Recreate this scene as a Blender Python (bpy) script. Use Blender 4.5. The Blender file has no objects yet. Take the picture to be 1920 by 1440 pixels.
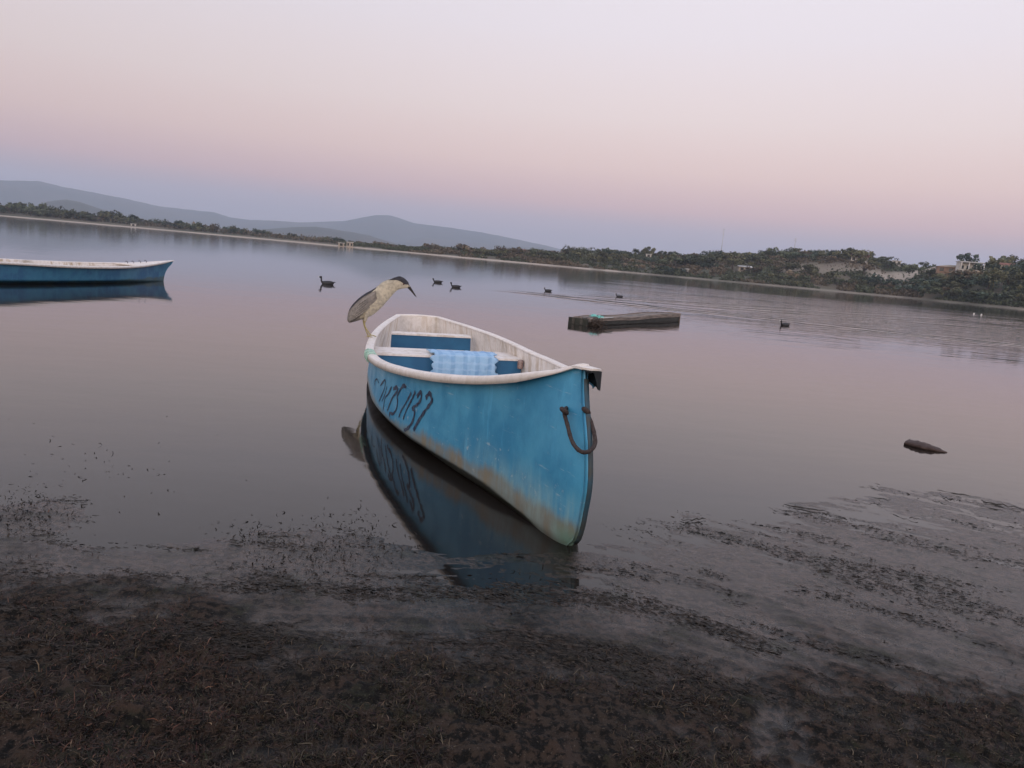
import bpy, math, random
import numpy as np
from mathutils import Vector, Matrix
random.seed(7); RNG = np.random.default_rng(7)
SC = bpy.context.scene
COL = SC.collection
def lin(r, g, b):
    return tuple((c/255/12.92) if c/255 <= .04045 else ((c/255+.055)/1.055)**2.4 for c in (r, g, b))

# ------------------------------------------------------------------ camera
CAM_H = 1.15; FPX = 1443.0; ROLL = math.atan(0.089); PITCH = math.atan(233.6/1443)
cF = np.array([0, math.cos(PITCH), -math.sin(PITCH)])
cU0 = np.array([0, math.sin(PITCH), math.cos(PITCH)]); cR0 = np.array([1., 0, 0])
cR = cR0*math.cos(ROLL)+cU0*math.sin(ROLL); cU = -cR0*math.sin(ROLL)+cU0*math.cos(ROLL)
cam_data = bpy.data.cameras.new('camera'); cam = bpy.data.objects.new('camera', cam_data); COL.objects.link(cam)
cam_data.sensor_fit = 'HORIZONTAL'; cam_data.sensor_width = 36.0; cam_data.lens = 36.0*FPX/1920
cam_data.clip_start = .05; cam_data.clip_end = 30000
M = Matrix(((cR[0], cU[0], -cF[0], 0), (cR[1], cU[1], -cF[1], 0), (cR[2], cU[2], -cF[2], CAM_H), (0, 0, 0, 1)))
cam.matrix_world = M
SC.camera = cam
def ray(u, v): return cF+cR*(u-960)/FPX-cU*(v-720)/FPX
def on_z(u, v, z=0.0):
    r = ray(u, v); t = (z-CAM_H)/r[2]; return np.array([0, 0, CAM_H])+r*t
def on_y(u, v, y):
    r = ray(u, v); return np.array([0, 0, CAM_H])+r*(y/r[1])
def proj(P):
    d = np.asarray(P, float)-np.array([0, 0, CAM_H]); w = d@cF
    return 960+FPX*(d@cR)/w, 720-FPX*(d@cU)/w

# ------------------------------------------------------------------ world: dusk sky opposite the sunset
W = bpy.data.worlds.new("World"); SC.world = W; W.use_nodes = True
nt = W.node_tree; nt.nodes.clear()
def N(tree, t, **k):
    n = tree.nodes.new(t)
    for a, b in k.items(): setattr(n, a, b)
    return n
out = N(nt, 'ShaderNodeOutputWorld'); bg = N(nt, 'ShaderNodeBackground'); tc = N(nt, 'ShaderNodeTexCoord')
sep = N(nt, 'ShaderNodeSeparateXYZ'); nt.links.new(tc.outputs['Generated'], sep.inputs[0])
def ramp(tree, stops, src, interp='B_SPLINE'):
    r = N(tree, 'ShaderNodeValToRGB'); r.color_ramp.interpolation = interp
    e = r.color_ramp.elements
    while len(e) < len(stops): e.new(.5)
    for i, (p, c) in enumerate(stops):
        e[i].position = p; e[i].color = (*c, 1) if len(c) == 3 else c
    tree.links.new(src, r.inputs[0]); return r
anti = ramp(nt, [(0, lin(188, 172, 182)), (.035, lin(196, 176, 182)), (.075, lin(246, 196, 184)), (.12, lin(255, 219, 205)),
                 (.18, lin(252, 231, 225)), (.27, lin(246, 236, 241)), (.45, lin(240, 238, 249)), (1, lin(222, 226, 250))], sep.outputs[2], 'LINEAR')
sunside = ramp(nt, [(0, lin(250, 190, 140)), (.1, lin(255, 222, 190)), (.3, lin(248, 236, 232)), (1, lin(208, 216, 242))], sep.outputs[2], 'LINEAR')
back = N(nt, 'ShaderNodeMapRange', interpolation_type='SMOOTHSTEP')
for i, v in ((1, .25), (2, -.9), (3, 0), (4, 1)): back.inputs[i].default_value = v
nt.links.new(sep.outputs[1], back.inputs[0])
mixs = N(nt, 'ShaderNodeMix', data_type='RGBA')
nt.links.new(back.outputs[0], mixs.inputs[0]); nt.links.new(anti.outputs[0], mixs.inputs[6]); nt.links.new(sunside.outputs[0], mixs.inputs[7])
azi = N(nt, 'ShaderNodeMapRange', interpolation_type='SMOOTHSTEP')
for i, v in ((1, -.85), (2, .30), (3, .83), (4, 1.02)): azi.inputs[i].default_value = v
nt.links.new(sep.outputs[0], azi.inputs[0])
bst = N(nt, 'ShaderNodeMath', operation='MULTIPLY_ADD'); bst.inputs[1].default_value = .35
nt.links.new(back.outputs[0], bst.inputs[0]); nt.links.new(azi.outputs[0], bst.inputs[2])
nt.links.new(mixs.outputs[2], bg.inputs[0]); nt.links.new(bst.outputs[0], bg.inputs[1]); nt.links.new(bg.outputs[0], out.inputs[0])
# weak, very soft afterglow from behind-left of the camera
sd = bpy.data.lights.new('sun', 'SUN'); sd.energy = .7; sd.angle = math.radians(40); sd.color = (1, .84, .72)
sun = bpy.data.objects.new('sun', sd); COL.objects.link(sun)
sun.rotation_euler = Vector((.35, .9, -.36)).to_track_quat('-Z', 'Y').to_euler()
SC.view_settings.view_transform = 'Standard'; SC.view_settings.look = 'None'
SC.view_settings.exposure = 0.04; SC.view_settings.gamma = 1; SC.view_settings.use_curve_mapping = False
SC.cycles.max_bounces = 6; SC.cycles.volume_bounces = 1

# ------------------------------------------------------------------ helpers
def tag(o, label=None, cat=None, group=None, kind=None):
    if label: o['label'] = label
    if cat: o['category'] = cat
    if group: o['group'] = group
    if kind: o['kind'] = kind
    return o
def empty(name, loc=(0, 0, 0), rz=0):
    o = bpy.data.objects.new(name, None); COL.objects.link(o); o.location = loc; o.rotation_euler = (0, 0, rz); o.empty_display_size = .1
    return o
def mesh_obj(name, V, Fc, mat=None, parent=None, smooth=True, cols=None):
    me = bpy.data.meshes.new(name)
    me.from_pydata([tuple(map(float, v)) for v in V], [], [tuple(int(i) for i in f) for f in Fc]); me.update()
    if smooth: me.polygons.foreach_set('use_smooth', [True]*len(me.polygons))
    if mat is not None:
        for m in (mat if isinstance(mat, (list, tuple)) else [mat]): me.materials.append(m)
    if cols is not None:
        a = me.color_attributes.new('tint', 'FLOAT_COLOR', 'POINT'); c = np.ones((len(V), 4)); c[:, :3] = np.asarray(cols).reshape(len(V), -1)
        a.data.foreach_set('color', c.ravel())
    o = bpy.data.objects.new(name, me); COL.objects.link(o)
    if parent: o.parent = parent
    return o
class MB:
    def __init__(s): s.V = []; s.F = []
    def add(s, V, F):
        n = len(s.V); s.V += [tuple(v) for v in V]; s.F += [tuple(i+n for i in f) for f in F]; return s
    def box(s, c, d, R=None):
        c = np.array(c, float); d = np.array(d, float)/2
        P = [np.array([x, y, z])*d for x in (-1, 1) for y in (-1, 1) for z in (-1, 1)]
        if R is not None: P = [R@p for p in P]
        return s.add([c+p for p in P], [(0, 1, 3, 2), (4, 6, 7, 5), (0, 4, 5, 1), (2, 3, 7, 6), (0, 2, 6, 4), (1, 5, 7, 3)])
    def tube(s, pts, rad, n=8, cap=True, flat=1.0, up=None):
        pts = [np.array(p, float) for p in pts]; k = len(pts)
        rad = rad if hasattr(rad, '__len__') else [rad]*k
        V = []; F = []; prev = None
        for i, p in enumerate(pts):
            t = pts[min(i+1, k-1)]-pts[max(i-1, 0)]; t = t/(np.linalg.norm(t)+1e-9)
            if prev is None:
                a = np.array(up if up is not None else ((0, 0, 1) if abs(t[2]) < .9 else (1, 0, 0)), float)
            else: a = prev
            b = np.cross(t, a); b /= np.linalg.norm(b)+1e-9; a = np.cross(b, t); prev = a
            r = rad[i]; ra, rb = (r if hasattr(r, '__len__') else (r, r*flat))
            for j in range(n):
                q = 2*math.pi*j/n; V.append(p+a*math.cos(q)*ra+b*math.sin(q)*rb)
        for i in range(k-1):
            for j in range(n):
                F.append((i*n+j, i*n+(j+1) % n, (i+1)*n+(j+1) % n, (i+1)*n+j))
        if cap: F += [tuple(range(n))[::-1], tuple((k-1)*n+j for j in range(n))]
        return s.add(V, F)
    def build(s, name, mat, parent=None, smooth=True): return mesh_obj(name, s.V, s.F, mat, parent, smooth)
def smoothpath(P, n):
    P = np.array(P, float); k = len(P); t = np.linspace(0, k-1, n); O = []
    for x in t:
        i = min(int(x), k-2); u = x-i
        p0, p1, p2, p3 = P[max(i-1, 0)], P[i], P[i+1], P[min(i+2, k-1)]
        O.append(.5*((2*p1)+(-p0+p2)*u+(2*p0-5*p1+4*p2-p3)*u*u+(-p0+3*p1-3*p2+p3)*u**3))
    return np.array(O)
def vnoise(x, y, seed=0):
    """smooth value noise, vectorised, range -1..1"""
    x = np.asarray(x, float); y = np.asarray(y, float)
    xi = np.floor(x).astype(np.int64); yi = np.floor(y).astype(np.int64); fx = x-xi; fy = y-yi
    fx = fx*fx*fx*(fx*(fx*6-15)+10); fy = fy*fy*fy*(fy*(fy*6-15)+10)
    def hsh(a, b):
        n = (a*374761393+b*668265263+seed*974634777) & 0xffffffff
        n = ((n ^ (n >> 13))*1274126177) & 0xffffffff
        return ((n ^ (n >> 16)) & 0xffff)/32767.5-1
    return (hsh(xi, yi)*(1-fx)+hsh(xi+1, yi)*fx)*(1-fy)+(hsh(xi, yi+1)*(1-fx)+hsh(xi+1, yi+1)*fx)*fy
def fbm(x, y, o=4, seed=0, g=.5):
    s = 0; a = 1; t = 0
    for i in range(o):
        s = s+a*vnoise(x*2**i+17*i, y*2**i-9*i, seed+i); t += a; a *= g
    return s/t
# ---- materials
def mat(name): 
    m = bpy.data.materials.new(name); m.use_nodes = True; t = m.node_tree
    return m, t, t.nodes['Principled BSDF']
def noise(t, scale, detail=4, vec=None, rough=.55, dist=0):
    n = N(t, 'ShaderNodeTexNoise'); n.inputs['Scale'].default_value = scale; n.inputs['Detail'].default_value = detail
    n.inputs['Roughness'].default_value = rough; n.inputs['Distortion'].default_value = dist
    if vec is not None: t.links.new(vec, n.inputs['Vector'])
    return n
def mapv(t, src, scale=(1, 1, 1), rot=(0, 0, 0)):
    m = N(t, 'ShaderNodeMapping'); m.inputs['Scale'].default_value = scale; m.inputs['Rotation'].default_value = rot
    t.links.new(src, m.inputs['Vector']); return m.outputs[0]
def mrange(t, src, a, b, c=0, d=1, smooth=True):
    m = N(t, 'ShaderNodeMapRange'); m.interpolation_type = 'SMOOTHSTEP' if smooth else 'LINEAR'
    for i, v in ((1, a), (2, b), (3, c), (4, d)): m.inputs[i].default_value = v
    t.links.new(src, m.inputs[0]); return m.outputs[0]
def mix(t, fac, a, b, blend='MIX'):
    m = N(t, 'ShaderNodeMix', data_type='RGBA', blend_type=blend)
    for k, s in ((0, fac), (6, a), (7, b)):
        if hasattr(s, 'links') or hasattr(s, 'is_linked'): t.links.new(s, m.inputs[k])
        elif k == 0: m.inputs[k].default_value = s
        else: m.inputs[k].default_value = (*s, 1)
    return m.outputs[2]
def mth(t, op, a, b=None, c=None):
    m = N(t, 'ShaderNodeMath', operation=op)
    for i, s in enumerate((a, b, c)):
        if s is None: continue
        if hasattr(s, 'is_linked'): t.links.new(s, m.inputs[i])
        else: m.inputs[i].default_value = s
    return m.outputs[0]
def bump(t, b, h, strength=.3, dist=.01):
    n = N(t, 'ShaderNodeBump'); n.inputs['Strength'].default_value = strength; n.inputs['Distance'].default_value = dist
    t.links.new(h, n.inputs['Height']); t.links.new(n.outputs[0], b.inputs['Normal']); return n
def objco(t):
    return N(t, 'ShaderNodeTexCoord').outputs['Object']
def simple(name, c1, c2=None, rough=.7, scale=8, bs=.2, bd=.004, stretch=(1, 1, 1)):
    m, t, b = mat(name); o = mapv(t, objco(t), stretch)
    n = noise(t, scale, 5, o); c2 = c2 or tuple(x*.6 for x in c1)
    t.links.new(mix(t, mrange(t, n.outputs[0], .35, .65), c1, c2), b.inputs['Base Color']); b.inputs['Roughness'].default_value = rough
    bump(t, b, n.outputs[0], bs, bd); return m

# ------------------------------------------------------------------ boat hull shape
def herm(xs,ys,x):
    xs=np.asarray(xs,float);ys=np.asarray(ys,float);x=np.asarray(x,float)
    m=np.gradient(ys,xs);i=np.clip(np.searchsorted(xs,x)-1,0,len(xs)-2);hh=xs[i+1]-xs[i];t=np.clip((x-xs[i])/hh,0,1)
    return (2*t**3-3*t**2+1)*ys[i]+(t**3-2*t**2+t)*hh*m[i]+(-2*t**3+3*t**2)*ys[i+1]+(t**3-t**2)*hh*m[i+1]
def sst(a,b,x):
    t=np.clip((np.asarray(x,float)-a)/(b-a),0,1);return t*t*(3-2*t)
class HullShape:
    """half-breadths and heights of an open fibreglass fishing boat; y runs aft from the stem, z up from the water"""
    def __init__(s,L,B,Z,W,D,keel=.12):
        s.L=L;s.B=B;s.Z=Z;s.W=W;s.D=D;s.keel=keel;s.lift=0.0
    def rim(s,y): return np.maximum(herm([k*s.L for k in s.B[0]],s.B[1],y),0.0)
    def sheer(s,y): return herm([k*s.L for k in s.Z[0]],s.Z[1],y)+s.lift*sst(.16,.0,y)
    def wl(s,y): return np.maximum(herm(s.W[0],s.W[1],y),.008)
    def top(s,y):
        b=s.rim(y);return np.maximum(b*.8+(b-.045-b*.8)*sst(.05,.5,y),.008)
    def stem(s,z): return herm(s.D[0],s.D[1],z)
    def keelz(s,y): return -.02-(s.keel-.02)*sst(0,1.6,y)
    def pt(s,y,z):
        """outer surface point (half-breadth, y, z) for station y and height z"""
        y=np.asarray(y,float);z=np.asarray(z,float)
        Zt=s.sheer(y);w=s.wl(y);zb=.062*sst(.0,1.8,y);t=np.clip((z-zb)/(Zt-zb),0,1)
        above=w+(s.top(y)-w)*t**1.15
        kz=s.keelz(y);q=np.clip((zb-z)/(zb-kz),0,1)
        below=w*np.clip(1-q,0,1)**.55
        x=np.where(z>=zb,above,below)
        yy=y-s.stem(np.maximum(z,-.05))*np.clip(1-y/.7,0,1)**2
        return x,yy,z+0*y
MAIN=HullShape(6.464,([0,.04,.1,.2,.32,.45,.6,.8,1],[0,.139,.266,.488,.666,.742,.699,.519,.279]),
  ([0,.12,.3,.5,.75,1],[.74,.568,.428,.36,.374,.367]),
  ([0,.03,.08,.15,.25,.36,.55,.81,.98,1.29,1.63,2.06,2.6,3.08,3.8,4.6,5.5,6.464],[.012,.034,.056,.078,.104,.136,.196,.281,.341,.447,.55,.642,.70,.706,.695,.625,.465,.25]),
  ([-.05,0,.05,.1,.2,.3,.4,.5,.6,.76],[-.06,0,.07,.10,.13,.15,.13,.09,.03,-.03]))
MAIN.lift=.012
POSE=(.297,3.052,.2333,.015)
def to_world(P,pose):
    bx,by,th,hl=pose;P=np.asarray(P,float)
    c,s=math.cos(th),math.sin(th);x=P[...,0]*math.cos(hl);zz=P[...,2]+P[...,0]*math.sin(hl)
    return np.stack([bx+c*x-s*P[...,1],by+s*x+c*P[...,1],zz],-1)

# ------------------------------------------------------------------ far shore: shapes by azimuth
UT = np.array([-900, -300, 0, 150, 300, 450, 600, 750, 900, 1050, 1200, 1410, 1560, 1680, 1800, 1920, 2300, 3000.])
DS = np.array([230, 380, 420, 430, 420, 390, 340, 300, 268, 262, 262, 258, 254, 246, 225, 200, 160, 120.])
HPX_U = np.array([-900, 0, 120, 300, 430, 530, 600, 660, 780, 860, 960, 1050, 1150, 1250, 1330, 1450, 1560, 1610, 1655, 1690, 1740, 1790, 1850, 1920, 2300, 3000])
HPX = np.array([9, 9, 7, 6, 4, 3, 2.5, 3, 5, 9, 15, 19, 24, 32, 39, 50, 57, 58, 50, 44, 50, 58, 61, 62, 58, 40.])
def az_of_u(u):
    r = ray(u, 487+(u-980)*.089); return math.atan2(r[0], r[1])
_ug = np.linspace(-900, 3000, 400); _ag = np.array([az_of_u(u) for u in _ug])
def u_of_az(a): return np.interp(a, _ag, _ug)
def shoreD(u): return np.interp(u, UT, DS)*(1+.012*np.sin(np.asarray(u)/37.)+.008*np.sin(np.asarray(u)/13.+1))
def ground_far(u, e, nz=True):
    u = np.asarray(u, float); e = np.asarray(e, float)
    D = shoreD(u); H = np.interp(u, HPX_U, HPX)*(D+85)/FPX
    t = np.clip(e/85, 0, 1); slope = np.where(u > 1690, t**.8, t*t*(3-2*t)*.55+t*.45)
    z = .05+.35*sst(0, 6, e)+.5*sst(4, 16, e)+(H-.6)*slope*sst(3, 20, e)
    z = z*(1-.5*sst(120, 1500, e))
    if nz: z = z+sst(8, 30, e)*(.10*H)*vnoise(u/45., e/22., 3)
    return np.where(e < 0, -.4, z)
def far_pos(u, e):
    a = az_of_u(u); D = float(shoreD(u))+e; return np.array([math.sin(a)*D, math.cos(a)*D, float(ground_far(u, e))])
def far_find(u, v):
    """the spot of far ground seen at picture position u, v"""
    prev = 2
    for e in np.arange(1, 88, 1.5):
        if proj(far_pos(u, e))[1] <= v: return e
    return 86.0

# ---- setting materials
def far_ground_mat():
    m, t, b = mat('far_ground'); o = objco(t)
    n1 = noise(t, .028, 5, o); n2 = noise(t, .3, 4, o)
    c = mix(t, mrange(t, n1.outputs[0], .42, .6), (.055, .058, .034), (.115, .095, .062))
    c = mix(t, mrange(t, n2.outputs[0], .5, .7), c, (.085, .062, .05))
    at = N(t, 'ShaderNodeAttribute', attribute_name='tint')
    c = mix(t, at.outputs['Fac'], c, (.40, .34, .28))
    t.links.new(c, b.inputs['Base Color']); b.inputs['Roughness'].default_value = .95; return m
ga = np.concatenate([np.arange(-80, -38, 2.), np.arange(-38, 40, .12), np.arange(40, 81, 2.)])*math.pi/180
ge = np.array([-4, 0, 1, 2.5, 4, 6, 8, 11, 15, 20, 26, 33, 41, 50, 60, 71, 83, 95, 110, 150, 230, 400, 800, 1600, 3000, 5200, 6000.])
V = []; tint = []
for a in ga:
    u = float(u_of_az(a)); D0 = float(shoreD(u))
    for e in ge:
        D = D0+e; V.append((math.sin(a)*D, math.cos(a)*D, float(ground_far(u, e))))
        tt = float(sst(7.5, 4, e)); 
        tt *= (1-.65*float(sst(1150, 1300, u)))*(1-.55*float(sst(1000, 1100, u)*sst(-.3, .5, vnoise(u/28., 2.5, 6))))
        patch = 0
        if 1420 < u < 1660: patch = .28*float(sst(34, 40, e)*sst(62, 52, e)*sst(1420, 1490, u)*sst(1660, 1600, u))
        if 1600 < u < 1800:
            ec = 34+(u-1630)*.36; patch = max(patch, .7*float(sst(17, 8, abs(e-ec)))*float(sst(1610, 1640, u)*sst(1790, 1760, u)))
        tint.append(max(tt, patch))
ne = len(ge)
Fq = [(i*ne+j, i*ne+j+1, (i+1)*ne+j+1, (i+1)*ne+j) for i in range(len(ga)-1) for j in range(ne-1)]
far = mesh_obj('far_shore_land', V, Fq, far_ground_mat(), cols=np.repeat(np.array(tint)[:, None], 3, 1)); tag(far, kind='structure')
def ridge(name, pts, D, depth, seed):
    us = np.array([p[0] for p in pts], float); hp = np.array([p[1] for p in pts], float)
    V = []; rows = [(-.5, 0), (-.36, .3), (-.22, .62), (-.1, .86), (0, 1), (.2, .8), (.5, 0)]
    ug = np.arange(us[0], us[-1]+1, 6.)
    for u in ug:
        a = az_of_u(u); h = np.interp(u, us, hp)*D/FPX
        for d, k in rows:
            n = 1+(.2*fbm(u/40.+d*3, d*6., 4, seed) if 0 < k < 1 else .025*fbm(u/30., .5, 3, seed+5))
            DD = D+d*depth; V.append((math.sin(a)*DD, math.cos(a)*DD, h*k*n-2))
    nr = len(rows); Fq = [(i*nr+j, i*nr+j+1, (i+1)*nr+j+1, (i+1)*nr+j) for i in range(len(ug)-1) for j in range(nr-1)]
    o = mesh_obj(name, V, Fq, M_mount); tag(o, kind='structure'); return o
M_mount = simple('mountain_scrub', (.045, .05, .036), (.08, .07, .05), .95, .004, 0)
ridge('mountain', [(-420, 12), (-250, 40), (-100, 56), (0, 50), (70, 56), (100, 53), (140, 50), (180, 47), (240, 42), (300, 36), (360, 35), (400, 35), (430, 29), (470, 28), (520, 31), (560, 32),
    (600, 36), (640, 41), (670, 49), (700, 57), (725, 60), (745, 56), (770, 50), (800, 49), (850, 47), (900, 44), (960, 38), (1020, 31), (1080, 22), (1160, 14), (1300, 8)], 4200, 1500, 2)
ridge('mountain', [(60, 14), (90, 27), (125, 33), (150, 31), (190, 23), (240, 14), (300, 8)], 2200, 500, 8)
ridge('mountain', [(440, 6), (500, 16), (545, 23), (590, 28), (620, 27), (660, 24), (690, 21), (720, 15), (760, 8)], 2200, 500, 9)
ridge('mountain', [(760, 18), (800, 25), (850, 26), (900, 25), (960, 24), (1010, 27), (1060, 22), (1120, 14)], 3500, 700, 11)

# ---- haze: one closed box of thin air
hz = MB().box((0, 3100, 172), (12400, 6900, 350)).build('haze', None, smooth=False); tag(hz, kind='stuff')
hm = bpy.data.materials.new('haze_air'); hm.use_nodes = True; ht = hm.node_tree; ht.nodes.clear()
ho = N(ht, 'ShaderNodeOutputMaterial'); hv = N(ht, 'ShaderNodeVolumePrincipled')
hv.inputs['Color'].default_value = (.68, .80, 1.0, 1); hv.inputs['Density'].default_value = 2.5e-4; hv.inputs['Anisotropy'].default_value = 0
ht.links.new(hv.outputs[0], ho.inputs['Volume']); hz.data.materials.append(hm)

# ---- lake water
WAKES = [(*on_z(935, 540)[:2], *on_z(1900, 642)[:2], 1.3, .016, 2.2), (*on_z(1035, 548)[:2], *on_z(1900, 615)[:2], 1.9, .022, 3.0), (*on_z(1165, 558)[:2], *on_z(1900, 602)[:2], 2.3, .026, 3.4)]
def water_mat():
    m, t, b = mat('lake_water'); o = objco(t)
    b.inputs['Base Color'].default_value = (.014, .0115, .0100, 1); b.inputs['Roughness'].default_value = .05; b.inputs['IOR'].default_value = 1.36
    sp = N(t, 'ShaderNodeSeparateXYZ'); t.links.new(o, sp.inputs[0])
    # long low swell, everywhere but faint
    n1 = noise(t, 1.0, 2, mapv(t, o, (.55, 1.1, 1), (0, 0, .1)), .5)
    n2 = noise(t, 1.0, 3, mapv(t, o, (2.2, 5.5, 1), (0, 0, -.25)), .55, .4)
    n3 = noise(t, 1.0, 2, mapv(t, o, (.9, 3.2, 1), (0, 0, -.42)), .5, .2)
    # breeze patches: further out and to the right
    far_ = mth(t, 'MULTIPLY', mrange(t, sp.outputs[1], 10, 26), mrange(t, sp.outputs[1], 95, 45)); rt = mrange(t, mth(t, 'MULTIPLY_ADD', sp.outputs[1], -.12, sp.outputs[0]), -3.5, 4.5)
    gust = mrange(t, noise(t, .05, 3, mapv(t, o, (1, 2.2, 1), (0, 0, -.2))).outputs[0], .36, .6, .25, 1)
    msk = mth(t, 'MULTIPLY', mth(t, 'MULTIPLY', far_, rt), gust)
    hgt = mth(t, 'MULTIPLY', n1.outputs[0], .0035)
    hgt = mth(t, 'ADD', hgt, mth(t, 'MULTIPLY', mth(t, 'MULTIPLY', n2.outputs[0], .010), msk))
    hgt = mth(t, 'ADD', hgt, mth(t, 'MULTIPLY', mth(t, 'MULTIPLY', n3.outputs[0], .035), msk))
    n5 = noise(t, 1.0, 2, mapv(t, o, (5, 8, 1), (0, 0, .3)), .5); hgt = mth(t, 'ADD', hgt, mth(t, 'MULTIPLY', n5.outputs[0], .0005))
    for (ax, ay, bx, by, wl, am, wd) in WAKES:
        L_ = math.hypot(bx-ax, by-ay); nx_, ny_ = -(by-ay)/L_, (bx-ax)/L_
        dd = mth(t, 'MULTIPLY_ADD', sp.outputs[0], nx_, mth(t, 'MULTIPLY_ADD', sp.outputs[1], ny_, -(ax*nx_+ay*ny_)))
        dd = mth(t, 'ADD', dd, mth(t, 'MULTIPLY', noise(t, .3, 4, mapv(t, o, (.35, 1, 1), (0, 0, -.3)), .6).outputs[0], 3.5))
        al = mth(t, 'MULTIPLY_ADD', sp.outputs[0], -ny_*-1, mth(t, 'MULTIPLY_ADD', sp.outputs[1], -nx_, -(ax*ny_-ay*nx_)))
        en = mth(t, 'MULTIPLY', mrange(t, mth(t, 'ABSOLUTE', dd), wd, 0), mth(t, 'MULTIPLY', mrange(t, al, 0, 4), mrange(t, noise(t, .35, 3, o).outputs[0], .30, .55)))
        hgt = mth(t, 'ADD', hgt, mth(t, 'MULTIPLY', mth(t, 'MULTIPLY', mth(t, 'SINE', mth(t, 'MULTIPLY', dd, 6.283/wl)), am), en))
    far2 = mrange(t, sp.outputs[1], 30, 90)
    n4 = noise(t, 1.0, 2, mapv(t, o, (.25, .5, 1)), .5)
    hgt = mth(t, 'ADD', hgt, mth(t, 'MULTIPLY', mth(t, 'MULTIPLY', n4.outputs[0], .012), far2))
    bp = bump(t, b, hgt, 1.0, 1.0); return m
M_water = water_mat()
wtr = mesh_obj('lake_water', [(-900, -30, 0), (900, -30, 0), (900, 900, 0), (-900, 900, 0)], [(0, 1, 2, 3)], M_water, smooth=False); tag(wtr, kind='structure')

# ------------------------------------------------------------------ near shore: mud bank as a height field
CP = [(0,780,-7),(400,780,-7),(1400,800,-8),(1800,800,-8),(0,880,-3.5),(0,925,-1.2),(40,965,.5),(80,985,.2),(200,1000,-1.2),(320,960,-4),(500,940,-4),(480,990,-.2),(560,1020,.05),(660,1010,.0),(720,985,-.9),(850,1010,-1.6),
(0,1030,.5),(0,1060,.8),(150,1050,.3),(300,1050,-.1),(400,1060,.4),(0,1110,1.3),(200,1110,1.5),(450,1110,.7),(100,1155,2.0),(350,1160,1.8),(560,1150,.8),(800,1120,.3),(900,1180,.7),(640,1090,0.3),(760,1050,-.1),(900,1070,-.25),(1000,1055,-.35),(1060,1075,.0),(1120,985,-1.5),(1120,1050,-.1),(1200,1020,-.2),(1170,975,-.6),(1300,972,-.2),
(1500,955,-.15),(1600,945,-.15),(1700,935,-.1),(1800,940,-.1),(1900,950,-.1),(1700,890,-3),(1900,890,-3),(1500,905,-3),(1400,925,-3),(1280,935,-3),(1120,935,-4.5),(960,960,-6),(800,900,-8),(1280,1040,.05),(1380,1000,-.05),(1450,1050,.05),(1580,1010,.05),(1700,1020,.0),(1900,1020,.05),(1250,1100,.35),(1400,1090,.2),(1550,1120,.35),(1700,1100,.1),(1850,1120,.2),
(1200,1160,.45),(1400,1190,.55),(1200,1240,1.0),(1600,1200,.9),(1750,1180,.4),(1900,1220,.9),(0,1200,3.4),(300,1250,3.4),(700,1180,1.0),(700,1300,2.6),(1000,1220,1.5),(1000,1330,2.6),(1300,1330,2.0),(1600,1330,1.8),(1900,1400,2.4),(0,1440,5),(960,1440,3.8),(1500,1440,2.6)]
CPW = np.array([list(on_z(u, v)[:2])+[h/100] for u, v, h in CP])
def base_h(x, y):
    x = np.asarray(x, float); y = np.asarray(y, float); num = 0; den = 0
    r = np.hypot(x, y)
    for cx, cy, ch in CPW:
        s2 = (.16+.035*cy)**2; d2 = ((x-cx)**2+(y-cy)**2)/s2; w = 1/(d2**2+.03); num = num+w*ch; den = den+w
    b = num/den
    far_ = sst(4.6, 6.6, y); b = b*(1-far_)-.12*far_
    back_ = sst(1.7, .6, y); b = b*(1-back_)+(.06+.035*(1.7-y))*back_
    side = sst(3.5, 6, np.abs(x))*sst(1.5, 4, y); b = b*(1-side)+(-.01-.03*(y-2))*side
    return b
def mud_h(x, y):
    b = base_h(x, y); r_ = sst(-.6, .6, x)
    ang = -.5*r_+.05*(1-r_); ca, sa = np.cos(ang), np.sin(ang); p = x*ca+y*sa; q = -x*sa+y*ca
    str1 = fbm(p*1.6, q*6.5, 4, 11); str2 = fbm(p*7, q*24, 3, 23); big = fbm(x*1.3+5, y*1.6, 3, 31); fine = fbm(x*34, y*34, 3, 41); mid_ = fbm(x*9, y*11, 3, 51)
    dry = sst(.004, .03, b); film = sst(-.02, -.004, b)*(1-dry)
    ridged = 1-2*np.abs(fbm(p*2.6+3, q*17, 4, 61, .6)); lump = np.maximum(mid_, -.2)
    z = b+(.0035+.008*dry)*str1*(1-.4*dry)+film*(.0040*ridged+.0022*str2+.0016*fine)
    z = z+dry*(.026*lump+.011*fbm(x*20, y*20, 3, 71)+.006*str2)+.010*dry*fine+.006*big*(.35+dry)+.007*dry*fbm(x*2.6, y*3.2, 3, 93)
    # footprint-like hollows near the camera
    return z
aa = np.concatenate([np.linspace(-180, -42, 24), np.arange(-40, 40.01, .105), np.linspace(42, 180, 24)])*math.pi/180
rr = np.concatenate([[.05, .3, .7, 1.1], 1.45*1.0052**np.arange(300), [7.2, 8, 9.5, 12, 20, 40, 80, 160]])
A_, R_ = np.meshgrid(aa, rr, indexing='ij'); X_ = np.sin(A_)*R_; Y_ = np.cos(A_)*R_
Zm = mud_h(X_, np.clip(Y_, -30, 30)); Zm = np.where(np.abs(A_) > 1.9, np.maximum(Zm, .03), Zm)
nr_ = len(rr); ii, jj = np.meshgrid(np.arange(len(aa)-1), np.arange(nr_-1), indexing='ij')
i0 = (ii*nr_+jj).ravel(); quads = np.stack([i0, i0+1, i0+nr_+1, i0+nr_], 1)[:, ::-1]
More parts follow.
